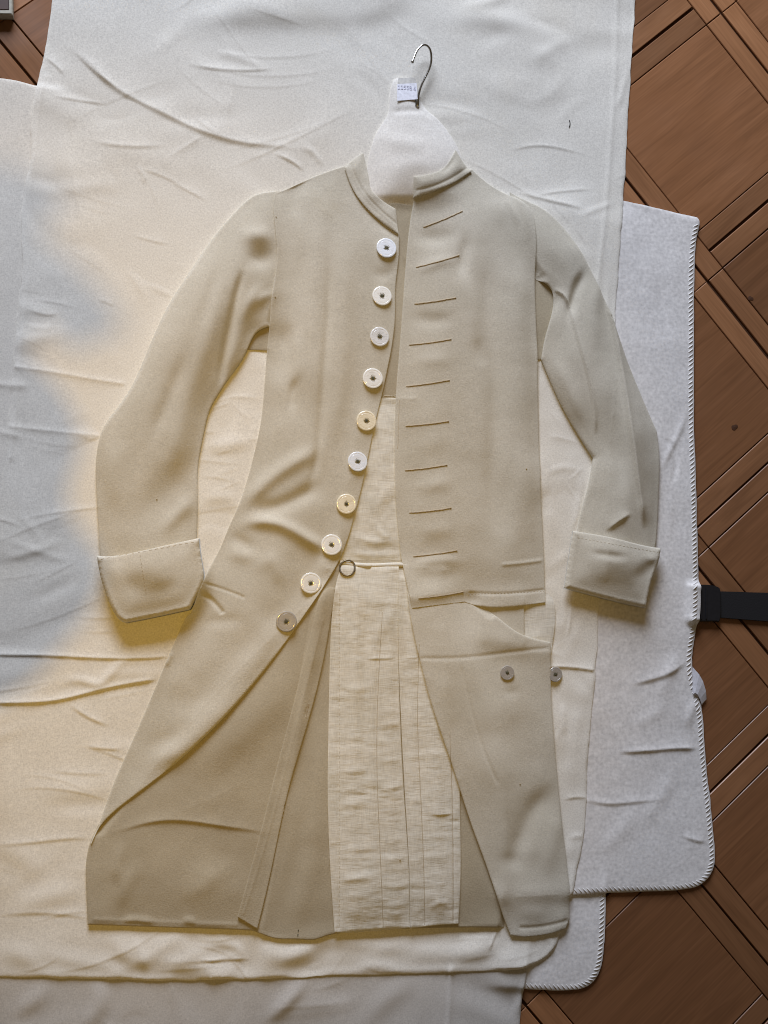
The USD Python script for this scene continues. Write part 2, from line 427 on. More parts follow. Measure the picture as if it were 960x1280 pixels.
def on_top(px, add=0.0, it=4):
    """points of the photograph -> points on what has been laid down so far"""
    px = np.asarray(px, float).reshape(-1, 2); z = np.full(len(px), .01)
    for _ in range(it):
        p = at(px, z); z = sample(HM, p[:, :2]) + add
    return at(px, z)


def tube(path, r, n=8, closed=False):
    path = np.asarray(path, float); m = len(path)
    rr = np.broadcast_to(np.asarray(r, float), (m,))
    t = np.gradient(path, axis=0) if not closed else (np.roll(path, -1, 0) - np.roll(path, 1, 0))
    t /= np.linalg.norm(t, axis=1, keepdims=True) + 1e-12
    up = np.array([0, 0, 1.]); 
    s = np.cross(t, up); bad = np.linalg.norm(s, axis=1) < 1e-3; s[bad] = [1, 0, 0]
    s /= np.linalg.norm(s, axis=1, keepdims=True); u = np.cross(s, t)
    a = np.linspace(0, 2 * np.pi, n, endpoint=False)
    v = path[:, None] + rr[:, None, None] * (np.cos(a)[None, :, None] * s[:, None] + np.sin(a)[None, :, None] * u[:, None])
    v = v.reshape(-1, 3); f = []
    for i in range(m if closed else m - 1):
        i2 = (i + 1) % m
        for k in range(n):
            k2 = (k + 1) % n
            f += [[i * n + k, i2 * n + k, i2 * n + k2], [i * n + k, i2 * n + k2, i * n + k2]]
    if not closed:
        v = np.vstack([v, path[:1], path[-1:]]); c0, c1 = len(v) - 2, len(v) - 1
        for k in range(n):
            k2 = (k + 1) % n
            f += [[c0, k, k2], [c1, (m - 1) * n + k2, (m - 1) * n + k]]
    ms = trimesh.Trimesh(v, np.array(f)[:, ::-1], process=False)
    return ms


def slab(out_px, z0, z1, bevel=.0006):
    b = Polygon(at(out_px, z1)[:, :2]).buffer(0)
    levels = [(b, z0), (b, z1 - bevel), (b.buffer(-bevel, join_style=2), z1)]
    lo = trimesh.creation.extrude_polygon(b, z1 - bevel - z0, engine='earcut'); lo.apply_translation([0, 0, z0])
    hi = trimesh.creation.extrude_polygon(b.buffer(-bevel, join_style=1), bevel, engine='earcut'); hi.apply_translation([0, 0, z1 - bevel])
    return trimesh.util.concatenate([lo, hi])


def raise_map(out_px, z, zref=None, inset=0.):
    poly = Polygon(at(out_px, z if zref is None else zref)[:, :2]).buffer(-inset)
    x0, y0, x1, y1 = poly.bounds
    i0, i1, j0, j1 = max(0, int((y0 - GY0) / GS)), min(GH, int((y1 - GY0) / GS) + 1), max(0, int((x0 - GX0) / GS)), min(GW, int((x1 - GX0) / GS) + 1)
    yi, xi = np.mgrid[i0:i1, j0:j1]
    ins = shapely.contains_xy(poly, GX0 + xi * GS, GY0 + yi * GS)
    s = HM[i0:i1, j0:j1]; s[ins] = np.maximum(s[ins], z)


# ------------------------------------------------------------------ outlines of what lies on the floor (photograph)
O_blanket = outline([(700, 240), (780, 250), (830, 262), (872, 271)], [(872, 271), (875, 276), (871, 300), (868, 400), (868, 520), (871, 620), (873, 700), (872, 775), (866, 815), (868, 850), (877, 885), (881, 930), (888, 1000), (893, 1050), (893, 1082), (883, 1101), (862, 1111), (800, 1115), (715, 1118), (600, 1122)], [(600, 1122), (600, 240)])
O_blanket2 = outline([(600, 1080), (757, 1080)], [(757, 1080), (757, 1130), (755, 1185), (750, 1213), (740, 1229), (722, 1237), (690, 1238), (600, 1234)], [(600, 1234), (600, 1080)])
O_left = outline([(-110, 92), (-40, 94), (20, 100), (43, 106), (90, 112)], [(90, 112), (90, 700)], [(90, 700), (-110, 700)])
O_bottom = outline([(-110, 1150), (662, 1150)], [(662, 1150), (660, 1200), (654, 1240), (649, 1300), (646, 1380)], [(646, 1380), (-110, 1380)])
O_main = outline([(70, -110), (66, -20), (63, 20), (56, 62), (49, 92), (43, 118), (39, 160), (37, 200), (30, 240), (27, 290), (28, 330), (20, 400), (13, 490), (7, 570), (0, 620), (-30, 720), (-110, 860)],
                 [(-110, 860), (-110, 1224)],
                 [(-110, 1224), (0, 1222), (100, 1224), (200, 1226), (330, 1224), (430, 1219), (520, 1217), (600, 1214), (650, 1210), (680, 1200), (692, 1186), (700, 1165), (716, 1112)],
                 [(716, 1112), (727, 1056), (733, 993), (736, 930), (744, 845), (748, 743), (752, 660), (758, 560), (764, 470), (770, 380), (775, 310), (780, 250), (784, 185), (788, 110), (793, 40), (797, -30), (800, -110)])

# ------------------------------------------------------------------ floor
floor_poly = at([[-600, -500], [1700, -500], [1700, 1900], [-600, 1900]], 0)
fl = UsdGeom.Xform.Define(stage, '/World/floor'); tag(fl, 'brown parquet floor of large square boards framed by double strips', 'floor', kind='structure')
sub = trimesh.creation.box((3.2, 3.6, .02)); sub.apply_translation([COAT[0], COAT[1], -.0135])
part('subfloor', sub, m_gap, fl)
ca, sa = math.cos(TH), math.sin(TH)
PP, WW, A0, B0 = .1948 * H, .0214 * H, .7806 * H, .1255 * H
cover = [Polygon(at(o)[:, :2]).buffer(0) for o in (O_main, O_left, O_bottom)]
cover = shapely.union_all([c.buffer(-.03) for c in cover] + [Polygon(at(o)[:, :2]).buffer(-.03) for o in (O_blanket, O_blanket2)])
view = Polygon(at([[-110, -110], [1120, -110], [1120, 1400], [-110, 1400]])[:, :2])
prng = random.Random(3)


def board(name, a0, a1, b0, b1, mat):
    c = np.array([[a0, b0], [a1, b0], [a1, b1], [a0, b1]])
    w = np.stack([c[:, 0] * ca - c[:, 1] * sa, c[:, 0] * sa + c[:, 1] * ca], 1)
    p = Polygon(w)
    if not p.intersects(view) or cover.covers(p): return
    bv = .0008
    c2 = np.array([[a0 + bv, b0 + bv], [a1 - bv, b0 + bv], [a1 - bv, b1 - bv], [a0 + bv, b1 - bv]])
    w2 = np.stack([c2[:, 0] * ca - c2[:, 1] * sa, c2[:, 0] * sa + c2[:, 1] * ca], 1)
    dz = prng.uniform(-.0004, 0)
    v = np.vstack([np.c_[w, np.full(4, -.0032)], np.c_[w, np.full(4, -.0009 + dz)], np.c_[w2, np.full(4, dz)]])
    f = []
    for k in range(4):
        k2 = (k + 1) % 4
        for o in (0, 4):
            f += [[o + k, o + k2, o + 4 + k2], [o + k, o + 4 + k2, o + 4 + k]]
    f += [[8, 9, 10], [8, 10, 11]]
    part(name, trimesh.Trimesh(v, f, process=False), mat, fl)


for i in range(-6, 4):
    ai = A0 + i * PP
    for j in range(-8, 5):
        bj = B0 + j * PP
        g = lambda: prng.uniform(.0003, .0010)
        w1 = lambda: prng.uniform(.0012, .0026)
        # the big square board
        board('square_board', ai + WW + g(), ai + PP - WW - g(), bj + WW + g(), bj + PP - WW - g(), m_wa)
        # a double strip across, between the running ones
        board('strip', ai + WW + g(), ai + PP - WW - g(), bj + w1(), bj + WW - g(), m_ws)
        board('strip', ai + WW + g(), ai + PP - WW - g(), bj - WW + g(), bj - w1(), m_ws)
        # the running double strip
        board('strip', ai + w1(), ai + WW - g(), bj - WW + g(), bj + PP - WW - g(), m_wb)
        board('strip', ai - WW + g(), ai - w1(), bj - WW + g(), bj + PP - WW - g(), m_wb)
for (kx, ky, kr) in ((918, 534, 4.0), (938, 373, 3.4), (912, 960, 0)):
    if not kr: continue
    c = at([[kx, ky]])[0]
    k = np.linspace(0, 2 * np.pi, 18, endpoint=False); rad = kr * .00104 * (1 + .22 * np.sin(2 * k + kx) + .12 * np.sin(3 * k + ky))
    rim = np.c_[c[0] + rad * np.cos(k), c[1] + rad * np.sin(k), np.full(18, .0004)]
    v = np.vstack([rim, [[c[0], c[1], .0007]]])
    part('wood_knot', trimesh.Trimesh(v, [[q, (q + 1) % 18, 18] for q in range(18)], process=False), m_knot, fl)

# ------------------------------------------------------------------ black strap with its buckle
sp = thing('webbing_strap', 'black webbing strap with buckle lying on the parquet at the blanket edge', 'strap', at([[905, 758]])[0])
part('strap_band', slab([(896, 739), (960, 741), (1100, 745), (1100, 783), (960, 777), (896, 772)], .0012, .0042), m_strap, sp)
part('buckle', slab(outline([(862, 731), (893, 732), (900, 735)], [(901, 738), (901, 773), (899, 778)], [(896, 777), (862, 777)]), .0008, .0075, .0015), m_buckle, sp)
for x in (876, 882):
    part('buckle_rib', slab([(x, 735), (x + 2, 735), (x + 2, 774), (x, 774)], .007, .0085), m_buckle, sp)
raise_map([(862, 731), (901, 731), (901, 777), (862, 777)], .0075)

# something stands in the far corner: a small dark box with a pale rim
bx = thing('picture_frame', 'corner of a small dark brown frame with pale edge lying on the parquet', 'frame', at([[-20, -20]])[0])
part('frame_board', slab([(-90, -90), (10, -90), (11, 12), (-90, 12)], .0005, .012), plain_mat('dark_frame', (.05, .022, .012), .45), bx)
rim_o = Polygon([(-95, -95), (14, -95), (15.5, 17.5), (-95, 16)])
part('frame_edge', slab([(10.2, -90), (14, -95), (15.5, 17.5), (-95, 16), (-90, 12.2), (11.2, 12.2)], .0005, .015, .001), plain_mat('pale_trim', (.36, .34, .27), .5), bx)

# added tall chair outside the view, shaped so its shadow falls on the sheets
def toward_lamp(px, z):
    g = at(px, 0.); return g + (LAMP - g) * (z / LAMP[2])


ac = thing('bar_chair', 'tall wooden chair added out of view to cast the shadow on the left of the sheets', 'bar chair', at([[-160, 660]])[0])
seat = Polygon(toward_lamp(outline([(-330, 470), (0, 424), (58, 462), (96, 520), (100, 565), (86, 612), (98, 655), (126, 692), (128, 732), (102, 782), (60, 832), (0, 880), (-330, 900), (-350, 690), (-330, 470)]), .82)[:, :2]).buffer(0)  # seat outline is traced back from the shadow it has to cast
lo = trimesh.creation.extrude_polygon(seat, .022, engine='earcut').apply_translation([0, 0, .780])
up = trimesh.creation.extrude_polygon(seat.buffer(-.008), .016, engine='earcut').apply_translation([0, 0, .802])
m_chair = plain_mat('chair_wood', (.20, .10, .05), .4)
m_pad = plain_mat('chair_cloth', (.30, .08, .06), .9)
pan = Polygon(toward_lamp(outline([(-330, 222), (10, 226), (46, 256), (56, 320), (54, 390), (44, 440)], [(44, 440), (-330, 470)]), .84)[:, :2]).buffer(0)  # panel added to fill out the cast shadow along the left edge
part('side_panel', trimesh.creation.extrude_polygon(pan, .02, engine='earcut').apply_translation([0, 0, .83]), m_chair, ac)
part('seat_frame', lo, m_chair, ac); part('seat_pad', up, m_pad, ac)
for q, r_ in (([(-300, 262), (-120, 285), (20, 322), (72, 362), (106, 402), (118, 424)], .024), ([(-260, 215), (-60, 226), (30, 242), (66, 268)], .019)):
    w = toward_lamp(spline(q, step=8.), .98); part('arm_rail', tube(w, r_, 12), m_chair, ac, smooth=True)
    e = w[0]; part('arm_post', tube([[e[0], e[1], .79], [e[0], e[1], .98]], .012, 10), m_chair, ac)
for lx, ly in ((-95, 540), (-95, 800), (-330, 520), (-330, 840)):
    p = at([[lx, ly]])[0]; part('leg', tube([[p[0], p[1], 0.], [p[0], p[1], .79]], np.array([.014, .02]), 10), m_chair, ac)

# ------------------------------------------------------------------ blankets and sheets
b2 = thing('blanket', 'white fleece blanket with rounded stitched corner, the lower one below the coat hem', 'blanket', at([[700, 1190]])[0])
b1 = thing('blanket', 'large white fleece blanket with stitched edge beside the right sleeve', 'blanket', at([[820, 700]])[0])


def stitched(o, span, parent, inset=4.6, step=5.6, length=10., r=.00058):
    line = LineString(np.array(o)[span[0]:span[1]])
    ms = []
    n = int(line.length / step)
    for k in range(n):
        s = (k + .5) * step
        p = np.array(line.interpolate(s).coords[0]); q = np.array(line.interpolate(min(line.length, s + 2)).coords[0])
        t = (q - p) / (np.linalg.norm(q - p) + 1e-9); nrm = np.array([-t[1], t[0]])
        c = p + nrm * inset
        a = c - nrm * inset * .85 + t * (-3 + rng.normal(0, .4)); b = c + nrm * inset * .8 + t * (3 + rng.normal(0, .4))
        pts = np.linspace(a, b, 5)
        w = on_top(pts, .0002); w[:, 2] += np.array([-.0006, -.0001, .0001, -.0001, -.0008])
        ms.append(tube(w, np.array([.5, 1, 1.05, 1, .5]) * r * 1.25, 6))
    tag(part('edge_stitching', trimesh.util.concatenate(ms), m_stitch, parent, smooth=True), kind='stuff')


cloth('blanket_cloth', O_blanket2, m_fleece, b2, T=.0032, soft=[[(600, 1080), (757, 1080)], [(600, 1080), (600, 1234)]], soft_w=36., R=.006, h=.0025, noise=[(.05, .003, 3), (.15, .006, 4)], zref=.003, wobble=.0015)
i0 = int(np.argmin(np.linalg.norm(O_blanket2 - [757, 1090], axis=1))); i1 = int(np.argmin(np.linalg.norm(O_blanket2 - [630, 1235], axis=1)))
stitched(O_blanket2, (i0, i1), b2)
S_blanket = [([(712, 995), (760, 1004), (790, 1002), (840, 998)], 6, 2.4, 'l'), ([(770, 940), (810, 938), (850, 935), (875, 936)], 5, 3.6, 'l', .2),
             ([(785, 856), (815, 848), (840, 838), (860, 822)], 8, 3.8, 'l'), ([(828, 880), (836, 840), (850, 815)], 9, 3.0), ([(860, 915), (863, 890), (874, 872)], 6, 3.5),
             ([(800, 1040), (830, 990), (845, 960)], 10, 2.2), ([(745, 1070), (775, 1040), (800, 1000)], 9, 1.8), ([(850, 1043), (870, 1050), (885, 1052)], 5, 2.4, 'l'),
             ([(838, 612), (845, 580), (838, 555), (826, 548)], 3.2, -2.6), ([(826, 592), (834, 570), (851, 535), (858, 505)], 4, 2.8), ([(838, 612), (838, 640), (836, 680)], 4, 1.4),
             ([(840, 470), (846, 400), (842, 330), (850, 290)], 9, 1.3), ([(815, 420), (812, 350), (806, 300)], 10, 1.0), ([(790, 905), (815, 895), (835, 870)], 8, 1.6), ([(760, 780), (790, 770), (830, 775)], 12, 1.6)]
cloth('blanket_cloth', O_blanket, m_fleece, b1, T=.0036, soft=[[(600, 240), (600, 1122)], [(600, 238), (700, 240), (772, 249)]], soft_w=34., R=.006, h=.0022, strokes=S_blanket, gain=.6, noise=[(.035, .0016, 13), (.12, .006, 14)], zref=.004, wobble=.0018)
i0 = int(np.argmin(np.linalg.norm(O_blanket - [874, 280], axis=1))); i1 = int(np.argmin(np.linalg.norm(O_blanket - [640, 1121], axis=1)))
stitched(O_blanket, (i0, i1), b1)
# care label sticking out of the blanket's edge
lab = []
w = np.r_[at([[866, 832]], .006), at([[866, 872]], .004)]
strip = [(866, 834, .0085), (874, 843, .0095), (879, 852, .0085), (882.5, 864, .006), (883, 874, .003), (878, 880, .002)]
strip2 = [(866, 868, .0065), (869, 866, .008), (872, 868, .008), (875, 874, .006), (877, 880, .004), (876, 884, .002)]
A_ = np.array([at([[a, b]], c)[0] for a, b, c in strip]); B_ = np.array([at([[a, b]], c)[0] for a, b, c in strip2])
gv = np.vstack([A_ * (1 - t) + B_ * t for t in np.linspace(0, 1, 5)]); n6 = 6
gf = [q for r_ in range(4) for k in range(n6 - 1) for q in ([r_ * n6 + k, r_ * n6 + k + 1, (r_ + 1) * n6 + k + 1], [r_ * n6 + k, (r_ + 1) * n6 + k + 1, (r_ + 1) * n6 + k])]
lm = trimesh.Trimesh(gv, gf, process=False)
lm2 = lm.copy(); lm2.vertices[:, 2] -= .0006; lm2.invert()
part('care_label', trimesh.util.concatenate([lm, lm2]), m_paper, b1, smooth=False)

NZ_sheet = [(.30, .010, 21), (.09, .0022, 22), (.03, .0004, 23)]
ls = cloth('cotton_sheet', O_left, m_sheet2, None, soft=[[(90, 100), (90, 700)], [(90, 700), (-110, 700)]], T=.0014, R=.003, h=.003, noise=NZ_sheet, strokes=[([(-20, 474), (0, 480), (30, 483)], 3, 1.4, 'c', 0), ([(0, 540), (20, 545)], 3, 1.2, 'c', 0)], zref=.003)
tag(ls, 'white cotton sheet at the far left, its corner on the parquet beside the large sheet', 'sheet')
m_sheet3 = cloth_mat('darker_cotton', (.58, .56, .52), (.66, .64, .60), 6., weave=(350, 900), bump=.12, sheen=.05)  # one even tone, darker and greyer than the other sheets
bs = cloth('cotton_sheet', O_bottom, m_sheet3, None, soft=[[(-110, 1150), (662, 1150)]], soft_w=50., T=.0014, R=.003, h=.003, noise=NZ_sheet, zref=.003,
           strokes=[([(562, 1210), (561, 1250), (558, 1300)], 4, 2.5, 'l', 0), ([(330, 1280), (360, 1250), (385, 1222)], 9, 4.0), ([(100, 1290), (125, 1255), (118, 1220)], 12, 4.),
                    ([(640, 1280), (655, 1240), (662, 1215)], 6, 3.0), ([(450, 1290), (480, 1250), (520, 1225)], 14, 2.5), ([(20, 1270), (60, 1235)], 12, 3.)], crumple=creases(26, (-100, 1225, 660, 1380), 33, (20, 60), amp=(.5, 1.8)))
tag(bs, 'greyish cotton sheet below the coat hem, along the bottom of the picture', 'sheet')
S_main = [
    ([(58, 90), (50, 130), (44, 180), (38, 245), (36, 330), (28, 420), (20, 510), (12, 580)], 4, 2.6, 'l', .02),
    # long fold from the top left towards the collar
    ([(70, 50), (110, 75), (140, 105), (200, 138), (250, 162), (310, 178), (350, 182), (392, 190)], 9, 4.6, 'l', .3), ([(92, 62), (120, 90), (150, 112)], 5, 3.2, 'l'),
    ([(62, 120), (100, 125), (145, 131)], 4, 2.2, 'l'), ([(55, 70), (70, 82), (82, 95)], 4, 2.5, 'l'), ([(205, 200), (240, 178), (255, 168)], 4, 1.8, 'c'), ([(110, 175), (160, 182), (215, 180)], 7, 2.2, 'l'),
    ([(230, 78), (260, 84), (310, 87), (350, 84)], 5, 2.6, 'l'), ([(260, 65), (300, 72), (335, 88)], 5, 2.2), ([(340, 190), (370, 205), (380, 215)], 4, 3.0, 'l'), ([(375, 180), (395, 195), (402, 210)], 4, 2.6),
    # the broad swell along the top and to the right of the hook
    ([(270, 10), (330, 2), (400, 0), (470, -8), (520, -30)], 20, 12, 'g', .1), ([(220, 25), (300, 22), (380, 22), (460, 18), (520, -5)], 14, 5.5, 'g', .2),
    ([(540, 28), (600, 22), (640, 30), (690, 40)], 14, 6.5, 'g'), ([(570, 10), (610, 4), (640, -10)], 8, 4, 'g'), ([(660, 85), (690, 60), (720, 50)], 8, 2.2), ([(655, 130), (690, 115), (715, 70)], 9, 1.8),
    ([(630, 190), (665, 182), (700, 185), (735, 195)], 4, 2.0, 'l'), ([(665, 245), (700, 240), (745, 236)], 4, 2.0, 'l'), ([(640, 238), (690, 252), (735, 262)], 5, 3.4, 'l'), ([(690, 160), (720, 130), (750, 122)], 8, 1.5),
    ([(770, -60), (770, 60), (763, 180), (755, 280), (748, 345), (744, 400)], 3.5, 2.0, 'g', .1), ([(762, 330), (756, 420), (750, 560)], 3.5, 1.8, 'g'), ([(786, 80), (776, 120), (770, 140)], 4, 2.2), ([(720, 272), (745, 262), (772, 252)], 4, 1.8),
    # small creases by the left shoulder
    ([(170, 205), (180, 222), (178, 230)], 3, 1.6), ([(175, 210), (200, 218), (230, 232)], 4, 1.4, 'l'), ([(210, 225), (240, 240), (262, 252)], 4, 1.4, 'l'), ([(160, 292), (190, 300), (215, 305)], 5, 1.3, 'l'),
    ([(180, 350), (205, 365), (222, 372)], 5, 1.3), ([(120, 372), (135, 378), (145, 382)], 4, 1.1, 'l'), ([(30, 385), (60, 393), (75, 390)], 5, 1.6, 'l'), ([(25, 405), (60, 410), (70, 402)], 4, 1.2),
    # press lines
    ([(14, 458), (60, 464), (100, 471), (160, 480)], 3.5, 2.4, 'c', .05), ([(5, 532), (50, 537), (90, 541), (128, 545)], 3.5, 2.2, 'c', .05), ([(95, 540), (115, 548), (126, 545)], 4, 1.4, 'c'),
    # folds between the left cuff and the hem
    ([(-20, 818), (60, 819), (120, 822), (180, 822), (214, 820)], 4, 3.6, 'l', .1), ([(-20, 878), (60, 876), (100, 868), (150, 856), (200, 848)], 5, 4.8, 'l', .1), ([(60, 862), (100, 850), (125, 855), (150, 830), (185, 822)], 6, 3.4, 'g'),
    ([(85, 878), (110, 895), (140, 908)], 6, 2.6, 'l'), ([(105, 932), (130, 935), (155, 936)], 5, 2.2, 'l'), ([(0, 700), (40, 690), (80, 675)], 5, 1.6), ([(0, 672), (50, 690), (95, 705)], 5, 1.3), ([(20, 640), (40, 660), (60, 690)], 5, 1.2),
    ([(-20, 1056), (40, 1052), (90, 1047), (120, 1048)], 6, 2.0, 'l'), ([(60, 962), (100, 966), (140, 966)], 6, 1.3, 'l'), ([(-20, 1145), (40, 1140), (90, 1143), (130, 1150)], 7, 1.8, 'l'), ([(0, 1190), (30, 1195), (55, 1215)], 12, 3.5),
    # below the hem
    ([(165, 1172), (178, 1195), (182, 1215)], 7, 3.6), ([(240, 1196), (270, 1200), (298, 1198), (316, 1200)], 4, 2.6, 'l'), ([(248, 1184), (280, 1180), (300, 1188), (290, 1210)], 6, 2.4), ([(205, 1210), (240, 1195), (270, 1180)], 8, 2.0),
    ([(330, 1188), (360, 1196), (390, 1180), (410, 1172), (450, 1178), (520, 1188), (580, 1192), (605, 1186), (618, 1165)], 12, 5.5, 'g', .1), ([(610, 1190), (616, 1172), (622, 1160)], 4, 3.4, 'l'), ([(440, 1212), (470, 1207), (500, 1210)], 6, 2.6), ([(680, 1165), (690, 1180), (686, 1196)], 4, 2.0),
    ([(300, 1222), (420, 1216), (560, 1212), (650, 1207)], 6, 2.0, 'g'),
    # strip to the right of the coat
    ([(680, 833), (715, 834), (745, 838)], 4, 3.6, 'l', .1), ([(714, 740), (712, 775), (708, 800)], 4, 2.8, 'l'), ([(703, 875), (704, 900), (706, 922)], 4, 2.4), ([(700, 600), (690, 640), (700, 690)], 6, 2.0), ([(686, 720), (700, 700), (716, 690)], 7, 2.0),
    ([(726, 590), (722, 640), (712, 668)], 4, 2.2), ([(682, 545), (700, 547), (730, 556)], 4, 1.6, 'c'), ([(680, 595), (700, 585), (735, 590)], 5, 1.6), ([(702, 1000), (720, 996), (738, 998)], 4, 2.0, 'l'), ([(735, 850), (722, 900), (715, 960), (722, 1020)], 9, 2.4), ([(710, 1050), (722, 1045), (730, 1048)], 4, 1.6),
    # strip between left sleeve and body
    ([(262, 505), (290, 496), (330, 499)], 4, 1.8, 'c'), ([(250, 560), (290, 555), (320, 552)], 9, 2.0), ([(250, 628), (275, 622), (300, 625)], 8, 2.0),
]
ms_ = cloth('cotton_sheet', O_main, m_sheet, None, T=.0014, R=.003, h=.0019, noise=[(.32, .010, 41), (.11, .0030, 42), (.035, .0005, 43)], strokes=S_main, gain=.5, crumple=creases(70, (-60, -60, 790, 260), 51, (8, 35), amp=(.3, 1.25)) + creases(40, (0, 190, 330, 560), 52, (15, 45), (40, 150), (4.5, 8), (.25, .9)) + creases(45, (-60, 560, 260, 1240), 53, (0, 18), (80, 260), amp=(.3, 1.2))
              + creases(40, (660, 280, 790, 1120), 54, (70, 50), (40, 130), (4.5, 8), (.3, 1.1)) + creases(34, (120, 1160, 700, 1225), 55, (5, 40), (40, 150), (4.5, 9), (.4, 1.6)) + creases(24, (240, 430, 345, 720), 56, (5, 30), (30, 70), (4.5, 8), (.3, 1.0)), zref=.005, wobble=.003)
tag(ms_, 'large creased white cotton sheet spread under the coat', 'sheet')

# ------------------------------------------------------------------ hanger
hg = thing('coat_hanger', 'white padded coat hanger with chromed wire hook in the neck of the coat', 'hanger', on_top([[515, 180]])[0])
O_hang = outline([(455, 262), (459, 215), (463, 190), (470, 168), (479, 152), (486, 140), (488, 122), (490, 106), (493, 98)], [(493, 98), (499, 95), (514, 96), (521, 99)], [(521, 99), (525, 114), (530, 129), (538, 139), (550, 149), (562, 164), (574, 184), (580, 215), (570, 262)], [(570, 262), (455, 262)])
cloth('padded_cover', O_hang, m_hanger, hg, T=.003, R=.006, puff=.014, Lp=.03, h=.002, zref=.010, noise=[(.05, .004, 61)], soft=[[(570, 262), (455, 262)]], soft_w=20., strokes=[([(480, 215), (515, 205), (555, 212)], 12, 1.5), ([(470, 165), (500, 178), (540, 182)], 10, 1.6), ([(484, 142), (505, 138), (535, 140)], 4, -1.6)])
hook = spline([(522, 128), (524, 116), (528, 104), (534, 92), (538.5, 80), (539, 69), (537, 61), (532, 56.5), (526, 58), (520.5, 65), (515.5, 77.5)], step=1.5)
hz = .006 + sample(HM, at([[523, 100]], .012)[:, :2])[0]
hp = at(hook, np.linspace(hz, hz + .012, len(hook)))
part('wire_hook', tube(hp, .0016, 12), m_chrome, hg, smooth=True)
part('hook_socket', tube(at([[521, 133], [522.2, 124]], [hz - .001, hz + .0005]), np.array([.0034, .0030]), 12), m_chrome, hg, smooth=True)
part('hook_tip', trimesh.creation.icosphere(2, .0024).apply_translation(hp[-1]), m_chrome, hg, smooth=True)
pt = thing('paper_label', 'small white paper label with handwritten blue number stuck to the hanger neck', 'label', on_top([[506, 112]])[0])
Q = np.array([[496.5, 105], [521, 103.5], [522, 124], [496.5, 126]])
gq = np.array([[x, y] for x in np.linspace(496, 522, 8) for y in np.linspace(97, 126, 8)]); zt = float(on_top(gq)[:, 2].max()) + .0012
part('label_paper', slab(Q, zt - .0004, zt, .0001), m_paper, pt)
part('clear_tape', slab([(498, 97), (519, 97), (520.5, 104.5), (496.8, 105.2)], zt - .0006, zt - .0001, .0001), m_tape, pt)
tx = meshkit.text_mesh('11558 4', 1.0, .02)
tx.vertices[:, :2] -= tx.bounds[0][:2]
e0, e1 = tx.bounds[1][:2]
uu, vv = tx.vertices[:, 0] / e0, tx.vertices[:, 1] / e1
pxp = np.stack([497.5 + 22.5 * uu, 111.6 - 5.0 * vv + 2.2 * uu ** 2], 1)
tv = at(pxp, zt + .0001 + .0002 * (tx.vertices[:, 2] > .01))
part('handwriting', trimesh.Trimesh(tv, tx.faces, process=False), m_ink, pt)

# ------------------------------------------------------------------ the coat
ct = thing('coat', 'antique beige cotton frock coat with pearl buttons laid open on white sheets', 'coat', on_top([[450, 700]])[0])
TC = .0018
# inside of the back and the linen linings, seen through the open front
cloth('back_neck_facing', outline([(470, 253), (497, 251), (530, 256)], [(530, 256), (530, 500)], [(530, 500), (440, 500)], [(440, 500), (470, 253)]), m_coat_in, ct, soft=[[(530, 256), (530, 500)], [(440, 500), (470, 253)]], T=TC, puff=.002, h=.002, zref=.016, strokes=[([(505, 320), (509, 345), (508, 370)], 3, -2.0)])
L_up = [([(440, 668), (470, 678), (505, 672)], 5, 1.6), ([(455, 640), (480, 620), (500, 600)], 10, 1.6), ([(478, 520), (482, 570), (476, 640)], 6, 1.3), ([(470, 655), (480, 670), (490, 668)], 4, 1.4), ([(488, 500), (490, 560), (494, 620)], 5, 1.0), ([(430, 690), (470, 694), (510, 692)], 4, 1.2)]
cloth('upper_lining', outline([(440, 496), (530, 496)], [(530, 496), (545, 712)], [(545, 712), (400, 704)], [(400, 704), (440, 496)]), m_lining, ct, soft=[[(530, 496), (545, 712)], [(400, 704), (440, 496)], [(440, 496), (475, 496)]], soft_w=18., T=.0025, puff=.003, h=.002, zref=.016, strokes=L_up, noise=[(.012, .0014, 71), (.03, .003, 72)])
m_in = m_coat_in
# skirts, inside out: the left front's inner face
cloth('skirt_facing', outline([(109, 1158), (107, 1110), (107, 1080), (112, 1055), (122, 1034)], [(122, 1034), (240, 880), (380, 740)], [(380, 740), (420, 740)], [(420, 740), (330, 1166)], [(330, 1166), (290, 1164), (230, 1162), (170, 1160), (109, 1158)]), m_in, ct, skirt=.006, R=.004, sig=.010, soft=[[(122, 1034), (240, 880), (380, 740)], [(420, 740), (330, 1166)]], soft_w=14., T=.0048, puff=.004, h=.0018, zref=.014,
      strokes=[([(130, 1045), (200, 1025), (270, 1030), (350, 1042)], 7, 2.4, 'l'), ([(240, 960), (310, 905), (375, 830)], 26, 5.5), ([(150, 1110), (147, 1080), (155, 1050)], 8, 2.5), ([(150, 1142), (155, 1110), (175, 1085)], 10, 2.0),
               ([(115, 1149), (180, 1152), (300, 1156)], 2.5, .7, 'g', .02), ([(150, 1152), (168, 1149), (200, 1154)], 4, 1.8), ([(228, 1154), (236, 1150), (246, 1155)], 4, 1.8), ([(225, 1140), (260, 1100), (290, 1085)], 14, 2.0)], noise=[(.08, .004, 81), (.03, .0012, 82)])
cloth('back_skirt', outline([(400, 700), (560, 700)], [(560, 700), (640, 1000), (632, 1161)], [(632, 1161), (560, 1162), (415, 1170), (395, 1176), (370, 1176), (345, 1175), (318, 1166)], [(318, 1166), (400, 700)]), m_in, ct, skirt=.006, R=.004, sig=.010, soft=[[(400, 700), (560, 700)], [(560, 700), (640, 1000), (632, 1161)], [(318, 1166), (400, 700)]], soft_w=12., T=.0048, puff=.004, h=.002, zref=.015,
      strokes=[([(365, 1175), (385, 1100), (400, 980), (405, 880)], 14, 3.0), ([(340, 1150), (360, 1060), (380, 960)], 10, 1.8)], noise=[(.06, .003, 83)])
